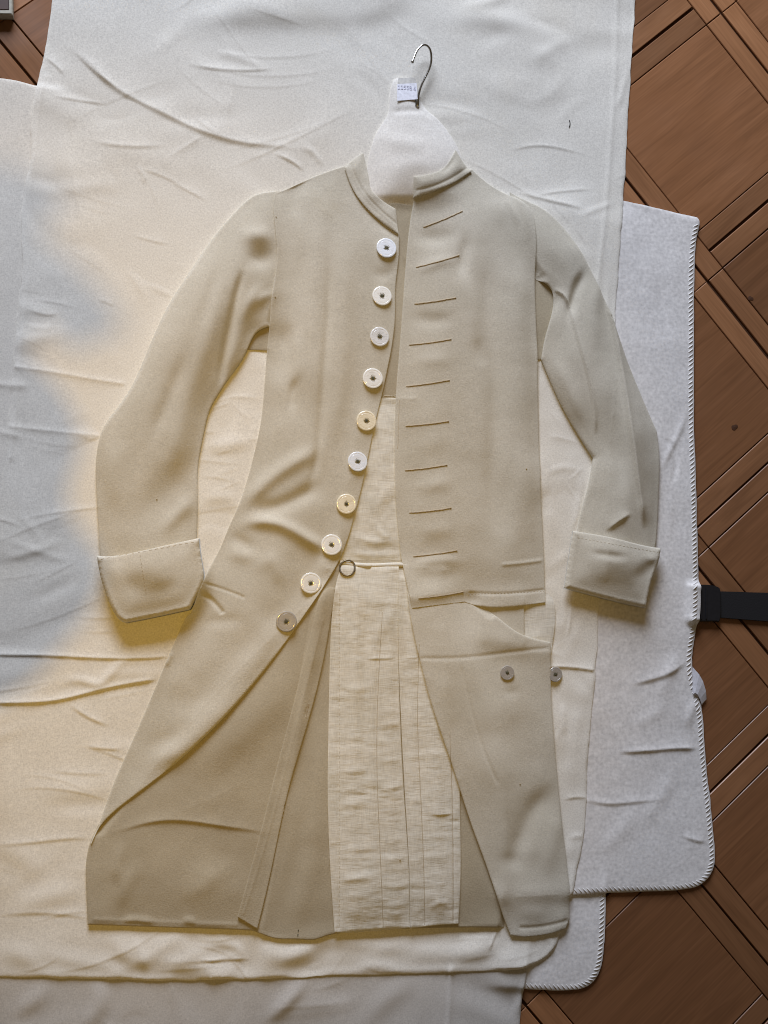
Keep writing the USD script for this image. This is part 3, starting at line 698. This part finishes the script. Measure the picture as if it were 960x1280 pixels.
cloth('side_pleat', outline([(398, 750), (383, 815), (362, 900), (345, 965), (327, 1037), (310, 1100), (297, 1148)], [(297, 1148), (322, 1163)], [(322, 1163), (338, 1095), (356, 1008), (373, 945), (392, 880), (407, 815), (420, 735)], [(420, 735), (410, 735), (398, 750)]), m_coat_in, ct, T=.0028, R=.0025, h=.0014, zref=.017,
      strokes=[([(405, 770), (372, 900), (333, 1050), (303, 1146)], 1.6, .5, 'g', .02), ([(386, 880), (383, 890), (382, 898)], 1.5, -.9), ([(356, 1002), (355, 1012), (353, 1022)], 1.5, -.9)], noise=[(.05, .002, 84)])
def pucker(pp, d):
    a = meshkit.fbm(np.c_[pp[:, 0] / 26, pp[:, 1] / 6.5, np.full(len(pp), 2.2)], 3, 301) - .5
    b = meshkit.fbm(np.c_[pp[:, 0] / 9, pp[:, 1] / 60, np.full(len(pp), 5.2)], 2, 302) - .5
    m = .35 + .9 * meshkit.noise(np.c_[pp / 45, np.full(len(pp), 8.8)], 303)
    return .0019 * a * m * (1.6 * meshkit.noise(np.c_[pp / 30, np.full(len(pp), 3.1)], 304)) + .0010 * b


# linen lining of the skirts with its crosswise puckers
LA = [([(446, 730), (444, 850), (442, 1000), (446, 1160)], 5, 1.6, 'g', .05), ([(489, 740), (487, 900), (490, 1050), (497, 1160)], 6, 1.8, 'g', .05), ([(458, 760), (456, 900), (457, 1040)], 5, -1.4, 'g', .1), ([(426, 745), (424, 850), (423, 950), (424, 1080), (424, 1166)], 1.8, -1.2, 'g', .02), ([(478, 760), (472, 850), (470, 950), (474, 1060), (478, 1162)], 2.2, -1.0, 'g', .02), ([(463, 820), (480, 780), (490, 762)], 8, 2.4), ([(455, 823), (475, 823), (497, 822)], 3, 1.6, 'l')]
for (y, x0, x1, a) in ((757, 432, 452, 1.4), (765, 434, 455, 1.4), (773, 432, 450, 1.3), (781, 433, 452, 1.3), (790, 434, 454, 1.1), (800, 430, 448, 1.1), (860, 428, 470, 1.3), (890, 474, 502, 1.3), (905, 472, 503, 1.4), (925, 472, 503, 1.3), (938, 474, 503, 1.4), (950, 472, 503, 1.2), (965, 426, 462, 1.6), (986, 472, 504, 1.6), (1004, 425, 458, 2.0), (1018, 425, 445, 1.4), (1025, 475, 505, 1.5), (1050, 476, 506, 1.6), (1075, 478, 508, 1.5), (1060, 428, 470, 1.4), (1099, 424, 468, 2.0), (1108, 478, 510, 1.4), (1130, 480, 512, 1.6), (1142, 478, 511, 1.5), (1120, 428, 470, 1.2)):
    LA.append(([(x0, y + 2), ((x0 + x1) / 2, y + rng.uniform(-2, 3)), (x1, y - 4 + rng.uniform(-1, 3))], 4.6, a * rng.uniform(.3, 1.1), 'g', .3))
cloth('skirt_lining', outline([(428, 706), (418, 745), (413, 830), (411, 920), (410, 990), (413, 1080), (419, 1167)], [(419, 1167), (440, 1168), (480, 1165), (514, 1162)], [(514, 1162), (512, 1090), (506, 1000), (501, 900), (499, 800), (500, 708)], [(500, 708), (428, 706)]), m_lining, ct, T=.0026, R=.003, puff=.003, Lp=.02, h=.0014, zref=.018, strokes=LA, gain=.7, noise=[(.02, .0012, 91), (.008, .0005, 92)], fn=pucker)
LB = [([(545, 850), (547, 1000), (549, 1150)], 6, 1.6, 'g', .05), ([(514, 760), (515, 900), (519, 1050), (523, 1155)], 4.6, 1.3, 'g', .05), ([(524, 800), (522, 900), (527, 1000), (530, 1100), (531, 1160)], 2, -1.1, 'g', .02), ([(562, 900), (566, 1000), (567, 1156)], 1.6, -1.1, 'g', .02), ([(535, 1017), (555, 1018), (566, 1016)], 3, 1.6, 'l'), ([(535, 1138), (550, 1128), (564, 1134)], 4, 1.8), ([(505, 822), (515, 822), (527, 820)], 3, 1.2, 'l')]
for y in (880, 915, 945, 970, 1045, 1075, 1100, 1120):
    LB.append(([(506, y + 2), (520, y), (545, y - 2 + rng.uniform(-2, 2)), (562, y + 1)], 4.6, rng.uniform(.2, 1.2), 'g', .3))
cloth('skirt_lining', outline([(499, 712), (499, 820), (502, 900), (507, 1000), (512, 1090), (514, 1163)], [(514, 1163), (545, 1159), (575, 1157)], [(575, 1157), (577, 1080), (576, 1000), (575, 900), (560, 712)], [(560, 712), (499, 712)]), m_lining, ct, soft=[[(577, 960), (560, 712)], [(560, 712), (499, 712)]], soft_w=14., T=.0024, R=.003, puff=.002, Lp=.02, h=.0014, zref=.018, strokes=LB, gain=.7, noise=[(.02, .0012, 93), (.008, .0005, 94)], fn=pucker)
# waist tape with the ring
wt = on_top(spline([(425, 703), (445, 706), (470, 707), (495, 706), (515, 707)], step=2), .0012)
part('waist_tape', tube(wt, .0030, 10), m_lining, ct, smooth=True)
# underarm pieces
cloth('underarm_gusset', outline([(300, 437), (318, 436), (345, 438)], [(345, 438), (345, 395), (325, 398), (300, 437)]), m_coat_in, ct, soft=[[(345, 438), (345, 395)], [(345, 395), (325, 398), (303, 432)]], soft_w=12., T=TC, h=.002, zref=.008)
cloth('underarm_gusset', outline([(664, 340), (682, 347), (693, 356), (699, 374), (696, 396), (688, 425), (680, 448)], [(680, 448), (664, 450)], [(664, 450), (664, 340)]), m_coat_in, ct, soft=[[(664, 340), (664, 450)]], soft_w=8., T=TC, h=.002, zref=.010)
# sleeves
S_sl = [([(150, 560), (190, 470), (235, 390), (285, 300)], 30, 9, 'g', .2), ([(215, 610), (222, 560), (235, 500), (262, 420), (283, 350)], 15, 6, 'g', .25), ([(170, 660), (205, 620), (240, 570)], 22, -6.0, 'g', .35),
        ([(273, 492), (279, 450), (288, 405), (298, 360), (306, 330)], 5, -5.0, 'g', .25), ([(283, 478), (292, 445), (303, 400), (318, 370), (334, 350)], 9, 4.5, 'g', .3), ([(319, 322), (330, 321)], 13, -7.5, 'g', 0), ([(300, 298), (320, 294), (340, 298)], 10, 4., 'g'),
        ([(250, 420), (262, 370), (275, 330)], 8, -2.4), ([(145, 640), (142, 590), (150, 545)], 12, 3.5), ([(185, 560), (210, 500), (232, 440)], 9, -2.6), ([(320, 385), (330, 372), (342, 366)], 6, 2.6), ([(200, 668), (225, 640), (243, 620)], 9, 3.0)]
cloth('sleeve', outline([(352, 234), (338, 236), (318, 241), (293, 263), (268, 292), (239, 334), (210, 380), (185, 434), (160, 488), (135, 522), (124, 545), (119, 582), (121, 639), (124, 688), (128, 708), (133, 722), (144, 748), (157, 769)], [(157, 769), (197, 763), (234, 753)],
                        [(234, 753), (246, 722), (246, 690), (247, 632), (247.5, 582), (254, 545), (262, 512), (275, 488), (290, 466), (303, 448), (311, 432), (320, 415), (331, 408), (345, 404)], [(345, 404), (360, 330), (352, 234)]), m_coat, ct, soft=[[(345, 404), (360, 330), (352, 234)], [(157, 770), (197, 764), (234, 754)]], soft_w=14., T=.0055, R=.0032, skirt=.008, sig=.012, puff=.020, Lp=.040, h=.0018, zref=.016, strokes=S_sl, gain=1.1, noise=[(.07, .003, 101), (.025, .0008, 102)])
O_cuff = outline([(120, 694), (138, 695), (176, 689), (210, 681), (249, 672)], [(249, 672), (252, 700), (255, 723), (247, 745), (238, 762)], [(238, 762), (197, 771), (157, 779)], [(157, 779), (149, 775), (135, 751), (124, 716), (120, 694)])
raise_map(O_cuff, .0145, .026, .0004)
cloth('cuff', O_cuff, m_coat, ct, T=.0062, R=.0025, skirt=.014, puff=.006, Lp=.014, h=.0015, zref=.026, sig=.004,
      strokes=[([(185, 700), (188, 730), (195, 765)], 20, 2.0), ([(150, 740), (170, 730), (200, 720)], 14, -2.0)], noise=[(.05, .002, 103)])
S_sr = [([(700, 268), (735, 330), (765, 420), (790, 520), (800, 620)], 20, 6, 'g', .2), ([(735, 560), (760, 600), (775, 660)], 24, 5, 'g', .2), ([(730, 338), (723, 355), (716, 380), (712, 400)], 6, -6.0, 'g', .35), ([(745, 345), (740, 385), (748, 450)], 10, 4.0),
        ([(690, 360), (706, 372), (716, 400), (730, 450), (741, 500), (744, 545)], 3.2, 3.0, 'l', .1), ([(752, 360), (768, 430), (783, 517), (796, 600), (806, 662)], 7, 6.5, 'l', .12), ([(755, 665), (770, 652), (790, 640)], 8, 3.4, 'l'), ([(690, 440), (710, 490), (728, 535)], 12, 5.0), ([(760, 480), (772, 560), (780, 640)], 9, -2.6),
        ([(680, 395), (690, 380), (695, 365)], 8, -4.0)]
cloth('sleeve', outline([(640, 236), (655, 246), (676, 257), (695, 272), (720, 303), (745, 348), (765, 395), (785, 447), (808, 502), (824, 538)], [(824, 538), (827, 570), (826, 620), (823, 672), (819, 695), (812, 722), (804, 751)], [(804, 751), (785, 747), (745, 737), (715, 730)],
                        [(715, 730), (719, 700), (724, 660), (728, 640), (737, 605), (743, 572)], [(743, 572), (728, 548), (706, 510), (690, 476), (678, 448)], [(678, 448), (684, 415), (693, 378), (688, 358), (672, 348)], [(672, 348), (655, 320), (640, 236)]), m_coat, ct, soft=[[(672, 348), (655, 320), (640, 236)], [(804, 752), (785, 748), (745, 738), (715, 731)]], soft_w=14., T=.0055, R=.0032, skirt=.008, sig=.012, puff=.019, Lp=.040, h=.0018, zref=.016, strokes=S_sr, gain=1.15, noise=[(.07, .003, 104), (.025, .0008, 105)])
O_cuff = outline([(719, 663), (745, 668), (775, 675), (802, 681), (829, 685)], [(829, 685), (825, 705), (818, 724), (810, 760)], [(810, 760), (785, 755), (745, 745), (708, 735)], [(708, 735), (713, 700), (719, 663)])
raise_map(O_cuff, .0145, .026, .0004)
cloth('cuff', O_cuff, m_coat, ct, T=.0062, R=.0025, skirt=.014, puff=.006, Lp=.014, h=.0015, zref=.026, sig=.004,
      strokes=[([(735, 690), (760, 694), (790, 697)], 5, -2.6, 'g'), ([(790, 725), (805, 715), (820, 700)], 8, -2.0), ([(805, 690), (815, 700), (822, 690)], 5, 1.5)], noise=[(.05, .002, 106)])
# right skirt with the pocket opening
cloth('pocket_lining', outline([(585, 740), (655, 742)], [(655, 742), (690, 744), (689, 830)], [(689, 830), (590, 815)], [(590, 815), (585, 740)]), m_lining, ct, soft=[[(689, 830), (590, 815)], [(590, 815), (585, 740)], [(585, 740), (690, 742)]], soft_w=14., T=.002, h=.0018, zref=.014, noise=[(.02, .001, 111)])
cloth('pocket_pouch', outline([(590, 735), (656, 735)], [(656, 735), (657, 800), (655, 815)], [(655, 815), (590, 812)], [(590, 812), (590, 735)]), m_coat, ct, soft=[[(655, 815), (590, 812)], [(590, 812), (590, 735)], [(590, 735), (656, 735)]], soft_w=14., T=.0025, R=.002, h=.0018, zref=.017)
S_rs = [([(575, 828), (585, 870), (605, 940), (625, 985)], 2.2, -1.0, 'g', .1), ([(520, 823), (580, 822), (640, 815), (688, 810)], 2.4, -.9, 'g', .05), ([(670, 1010), (665, 1050), (660, 1080)], 12, 2.5), ([(690, 985), (670, 1010), (655, 1045), (640, 1080)], 13, -4.5, 'g', .25), ([(705, 1010), (690, 1050), (680, 1100)], 14, 4.5),
        ([(560, 950), (610, 955), (660, 960)], 30, 3.0), ([(590, 900), (630, 890), (670, 885)], 22, 2.6), ([(625, 1075), (655, 1078)], 10, -2.4), ([(640, 1130), (660, 1140), (690, 1135)], 12, 2.0), ([(628, 862), (640, 866), (650, 862)], 6, -1.2), ([(648, 1160), (680, 1158), (712, 1150)], 2.5, -1.0, 'g', .05)]
cloth('front_skirt', outline([(510, 735), (512, 760), (525, 825), (545, 898), (565, 955), (590, 1030), (611, 1088), (630, 1145), (641, 1172)], [(641, 1172), (660, 1174), (690, 1170), (711, 1164)], [(711, 1164), (716, 1152)], [(716, 1152), (713, 1095), (706, 1030), (700, 970), (694, 900), (692, 840), (691, 803)],
      [(691, 803), (668, 798), (648, 790), (628, 775), (612, 762), (600, 752), (585, 738)], [(585, 738), (510, 735)]), m_coat, ct, soft=[[(510, 735), (585, 738), (600, 752), (614, 764)]], soft_w=12., T=.0042, R=.003, skirt=.005, sig=.010, puff=.006, Lp=.05, h=.0017, zref=.020, strokes=S_rs, gain=1.0, noise=[(.09, .004, 112), (.03, .001, 113)])
# right front
S_rf = [([(540, 300), (545, 420), (540, 560), (545, 700)], 26, 4, 'g', .1), ([(605, 300), (612, 380), (620, 480), (618, 600), (622, 690)], 13, -4.5, 'g', .2), ([(585, 285), (580, 320), (572, 350)], 8, -3.0), ([(650, 300), (648, 420), (652, 560), (655, 700)], 18, 4.5, 'g', .2), ([(630, 240), (640, 262), (648, 285)], 4, 1.4), ([(640, 236), (655, 262), (662, 300)], 5, 1.6),
        ([(518, 340), (545, 330), (572, 322)], 7, 2.2), ([(512, 395), (540, 402), (570, 396)], 9, -2.2), ([(512, 450), (540, 452), (565, 448)], 9, 1.4), ([(518, 292), (545, 298), (575, 290)], 11, -3.4), ([(512, 560), (540, 556), (560, 552)], 12, 1.3), ([(516, 610), (545, 606), (565, 600)], 9, 1.6), ([(518, 665), (545, 664), (570, 660)], 10, 1.5), ([(515, 720), (545, 722), (580, 715)], 10, -2.2), ([(515, 708), (545, 700), (580, 702)], 6, 1.5),
        ([(585, 741), (630, 742), (684, 737)], 1.8, -.9, 'g', .03), ([(625, 706), (650, 704), (680, 700)], 2.2, .9, 'g', .1), ([(602, 420), (600, 440), (606, 460)], 9, -2.0), ([(570, 330), (588, 380), (592, 440)], 9, 2.2), ([(640, 560), (632, 640), (636, 690)], 10, -2.0)]
cloth('front', outline([(521, 241), (553, 231), (575, 220), (594, 205)], [(594, 205), (612, 221), (632, 234), (650, 243)], [(650, 243), (664, 258), (670, 285), (672, 345)], [(672, 345), (674, 400), (677, 470), (679, 560), (682, 640), (685, 700), (686, 753)],
      [(686, 753), (650, 758), (610, 759), (585, 752)], [(585, 752), (548, 756), (516, 760)], [(516, 760), (506, 706), (501, 665), (497, 615), (496, 555), (498, 490), (504, 410), (510, 330), (515, 280), (521, 241)]), m_coat, ct, T=.0024, R=.0018, skirt=.005, puff=.014, Lp=.055, h=.0016, zref=.024, sig=.012, soft=[[(510, 762), (548, 757), (588, 753)]], soft_w=16., strokes=S_rf, gain=1.15, noise=[(.08, .004, 114), (.025, .0009, 115)])
cloth('collar', outline([(574, 180), (583, 193), (595, 206)], [(595, 206), (576, 220), (553, 232), (520, 242)], [(520, 242), (519, 217)], [(519, 217), (533, 215), (548, 211), (560, 203), (574, 180)]), m_coat, ct, T=.003, R=.003, puff=.004, Lp=.008, h=.0012, zref=.030, strokes=[([(549, 214), (560, 206), (570, 192)], 5, -2.5), ([(520, 238), (553, 228), (592, 204)], 1.6, -.8, 'g', .02)])
# left front, its skirt lying across the facing
S_lf = [([(395, 260), (392, 340), (390, 430), (396, 520)], 14, 5, 'g', .2), ([(432, 300), (430, 400), (425, 480), (415, 560)], 12, 3.0, 'g', .2), ([(410, 300), (412, 380), (405, 470), (398, 560), (385, 620)], 6, -3.0, 'g', .2), ([(366, 300), (372, 230), (385, 215)], 10, -2.4),
        ([(350, 465), (356, 430), (357, 415)], 15, -5.0, 'g', 0), ([(370, 500), (372, 450), (368, 400)], 8, 4.0), ([(368, 520), (366, 490), (372, 470)], 6, -3.5), ([(300, 640), (330, 605), (365, 580), (400, 560)], 10, 5.5, 'g', .25), ([(315, 638), (345, 634), (380, 618), (400, 605)], 10, -6.0, 'g', .3),
        ([(300, 655), (330, 652), (360, 660), (390, 678), (410, 690)], 8, 6.5, 'g', .25), ([(294, 673), (302, 678), (312, 685)], 9, -3.4, 'g', 0), ([(285, 690), (300, 694), (325, 698)], 9, 2.4), ([(335, 690), (345, 710), (350, 735)], 9, 2.4), ([(310, 715), (330, 704), (345, 692)], 9, 1.4), ([(400, 560), (398, 600), (400, 640)], 12, -2.5),
        ([(255, 729), (280, 737), (308, 748)], 1.8, -1.1, 'g', .08), ([(249, 742), (262, 748), (276, 763), (279, 768)], 3.0, -2.4, 'g', .15), ([(300, 770), (330, 790), (300, 860), (250, 920)], 16, 3.0), ([(200, 870), (240, 880), (290, 850)], 20, -2.6), ([(180, 930), (215, 925), (240, 900)], 12, -2.6), ([(190, 960), (240, 925), (300, 860)], 13, 4.5, 'g', .25),
        ([(250, 780), (280, 776), (310, 775)], 8, -1.6), ([(205, 835), (211, 822), (214, 812)], 4, 2.2), ([(360, 250), (375, 290), (372, 340)], 9, 2.2), ([(470, 275), (490, 290), (499, 297)], 6, -2.0), ([(462, 330), (478, 345), (492, 330)], 8, -1.6), ([(425, 660), (415, 690), (390, 730)], 8, 2.0)]
cloth('front', outline([(434, 200), (400, 212), (370, 225), (345, 236)], [(345, 236), (343, 256), (347, 317), (341, 363), (338, 405), (335, 438), (329, 513), (320, 560), (303, 620), (285, 662), (276, 684), (262, 710), (250, 736), (239, 766)], [(239, 766), (232, 773), (222, 795), (213, 815), (195, 858), (175, 905), (155, 950), (138, 990), (122, 1036)],
      [(122, 1036), (112, 1060)], [(112, 1060), (126, 1034), (160, 1003), (196, 975), (231, 946), (283, 895), (330, 840), (364, 795), (396, 748), (427, 698), (442, 656), (457, 597), (470, 533), (479, 496), (487, 459), (496, 400), (497, 356), (501, 320), (502, 287)],
      [(502, 287), (469, 260), (446, 231), (434, 200)]), m_coat, ct, T=.0024, R=.0018, skirt=.005, puff=.014, Lp=.055, h=.0016, zref=.024, sig=.012, strokes=S_lf, gain=1.0, noise=[(.08, .004, 116), (.025, .0009, 117)])
cloth('collar', outline([(458, 181), (464, 212), (467, 229), (478, 241), (499, 254)], [(499, 254), (502, 287)], [(502, 287), (469, 261), (446, 232), (434, 201)], [(434, 201), (445, 190), (458, 181)]), m_coat, ct, T=.003, R=.003, puff=.004, Lp=.008, h=.0012, zref=.030,
      strokes=[([(457, 190), (462, 208), (466, 226)], 6, -2.5), ([(438, 203), (449, 230), (471, 258), (500, 283)], 1.6, -.8, 'g', .02)])

# ------------------------------------------------------------------ buttonholes, buttons, ring, stitches
for (a, b) in (((529, 284), (578, 264)), ((520, 334), (574, 319)), ((518, 380), (570, 372)), ((511, 431), (564, 424)), ((507.5, 483), (562, 475)), ((507, 532.5), (561, 526.5)), ((506, 588), (559, 581)), ((511.6, 641), (564, 635)), ((516, 695.6), (571.6, 688)), ((523, 748), (579, 740))):
    q = np.linspace(a, b, 22); q[:, 1] += np.sin(np.linspace(0, np.pi, 22)) * .8 + rng.normal(0, .12, 22)
    w = on_top(q, .0001)
    part('buttonhole', tube(w, .00085 * np.r_[.6, np.ones(20), 1.3], 8), m_thread, ct, smooth=True)


def lathe(profile, n=40):
    m = trimesh.creation.revolve(np.array(profile), sections=n)
    return m


def button(px, r, kind, label=None, tilt=(0, 0), z=None):
    p = on_top([px], .0)[0]
    e = .006
    gx = (sample(HM, np.array([[p[0] + e, p[1]]])) - sample(HM, np.array([[p[0] - e, p[1]]])))[0] / (2 * e)
    gy = (sample(HM, np.array([[p[0], p[1] + e]])) - sample(HM, np.array([[p[0], p[1] - e]])))[0] / (2 * e)
    nrm = np.array([-gx * .6 + tilt[0], -gy * .6 + tilt[1], 1.]); nrm /= np.linalg.norm(nrm)
    R_ = r * .00106
    prof = [(0, -.0012), (R_ * .8, -.0012), (R_ * .97, -.0006), (R_, .0002), (R_ * .985, .0008), (R_ * .95, .0011), (R_ * .86, .00118), (R_ * .80, .00112), (R_ * .785, .00098), (R_ * .765, .00098), (R_ * .75, .00112), (R_ * .55, .00112), (R_ * .3, .0010), (R_ * .16, .0008), (R_ * .08, .0004), (0, .0004)]
    m = lathe(prof)
    tr = trimesh.geometry.align_vectors([0, 0, 1], nrm)
    zc = max(sample(HM, np.array([[p[0] + R_ * .8 * math.cos(t), p[1] + R_ * .8 * math.sin(t)]]))[0] - (-nrm[0] * R_ * .8 * math.cos(t) - nrm[1] * R_ * .8 * math.sin(t)) / nrm[2] for t in np.linspace(0, 6.28, 12))
    pos = np.array([p[0], p[1], max(p[2], zc) + .0014])
    if z is not None: pos[2], nrm = z, np.array([tilt[0], tilt[1], 1.]) / np.linalg.norm([tilt[0], tilt[1], 1.]); tr = trimesh.geometry.align_vectors([0, 0, 1], nrm)
    pos[:2] = at([px], pos[2])[0][:2]
    T_ = np.eye(4); T_[:3, 3] = pos
    m.apply_transform(tr); m.apply_transform(T_)
    b = part('button', m, pearls[kind], ct, smooth=35)
    if label: tag(b, label)
    # thread through the eye
    th = []
    for k in range(6):
        a = k * math.pi / 6 + px[0]
        rr = R_ * rng.uniform(.22, .40)
        q = np.array([[math.cos(a) * rr * s, math.sin(a) * rr * s, (.0007 + .0006 * (1 - s * s))] for s in np.linspace(-1, 1, 7)])
        th.append(tube(q, .00036, 5))
    t_ = trimesh.util.concatenate(th); t_.apply_transform(tr); t_.apply_transform(T_)
    part('button_thread', t_, m_thread2, b, smooth=True)


m_thread2 = plain_mat('dark_green_thread', (.10, .095, .06), .8, spec=.2)
for px, r, k, lb, tl in (((483, 310), 12.8, 'blue', 'bluish white pearl button nearest the collar', (.02, .08)), ((477.5, 370), 12.4, 'cream', None, (0, .03)), ((474.5, 421), 12.2, 'grey', None, (.03, 0)), ((466, 473), 12.8, 'cream', None, (0, .05)), ((458, 526), 12.6, 'yellow', 'yellowish pearl button', (0, 0)),
                     ((447, 577), 12.4, 'blue', None, (.05, .06)), ((433, 630), 12.4, 'yellow', None, (-.05, .02)), ((414.5, 681), 12.8, 'cream', None, (0, .03)), ((388.5, 729), 12.8, 'cream', None, (.02, -.02)), ((358, 777), 12.6, 'dull', 'dull brownish grey pearl button, lowest of the row', (0, -.08)),
                     ((634, 841), 9.0, 'dull', 'small dull grey button on the right skirt', (0, -.04))):
    button(px, r, k, lb, tl)
z_ = sample(HM, at([[704, 843]], .008)[:, :2])[0]; button((694, 843), 9.5, 'dull', 'dull grey button half hidden under the right skirt edge', (.1, 0), z=z_ + .0022)
# brass ring hanging at the waist
k = np.linspace(0, 2 * np.pi, 40, endpoint=False)
rg = thing('metal_ring', 'small tarnished metal ring on the waist tape of the coat lining', 'ring', on_top([[434, 710]])[0])
rz = on_top(np.stack([434 + 9.5 * np.cos(k), 710 + 9.5 * np.sin(k)], 1), .0012); rz[:, 2] = gaussian_filter(np.maximum(rz[:, 2], rz[:, 2].mean()), 2, mode='wrap')
part('ring_wire', tube(rz, .0012, 10, closed=True), m_brass, rg, smooth=True)


def running(a, b, n, parent, mat=m_thread, r=.0003, fill=.5):
    ms = []
    for s in range(n):
        t0, t1 = s / n, (s + fill) / n
        q = np.array([np.array(a) * (1 - t) + np.array(b) * t for t in (t0, (t0 + t1) / 2, t1)])
        ms.append(tube(on_top(q, .0001), r, 5))
    return tag(part('stitching', trimesh.util.concatenate(ms), mat, parent), kind='stuff')


running((175, 694), (183, 745), 11, ct)
running((126, 699), (246, 677), 16, ct, m_thread, .00025)
running((722, 672), (826, 691), 22, ct, m_seam, .0003)
running((424, 742), (424, 1160), 70, ct, m_seam, .0003)
for q_ in ([(478, 765), (473, 850), (471, 950), (475, 1060), (479, 1160)], [(562, 915), (565, 1000), (566, 1080), (566, 1155)], [(524, 805), (522, 900), (526, 1000), (530, 1100), (531, 1158)], [(499, 500), (497, 560)], [(480, 495), (495, 494)]):
    part('seam', tube(on_top(spline(q_, step=3.), .0), .0005, 5), m_seam, ct, smooth=True)
running((386, 880), (382, 898), 3, ct, m_thread, .0005, .8)
running((356, 1003), (353, 1022), 3, ct, m_thread, .0005, .8)
running((373, 1162), (372, 1173), 2, ct, m_thread2, .0006, .5)
running((585, 743), (683, 739), 24, ct, m_thread, .00025)

# a bit of dark thread on the sheet
lt = tag(part('thread_scrap', tube(on_top(spline([(711.5, 150), (712.6, 154), (711.4, 159)], step=1.), .0006), .0006, 6), plain_mat('dark_thread', (.03, .028, .025), .8), smooth=True), 'tiny dark thread lying on the white sheet to the right of the collar', 'thread')
for (x, y) in ((658, 586), (344, 371), (345, 271), (650, 980), (196, 624), (500, 1075)):
    q = on_top([[x, y]], .0002)[0]
    part('lint_speck', trimesh.creation.icosphere(1, .0009).apply_translation(q), m_thread, ct)
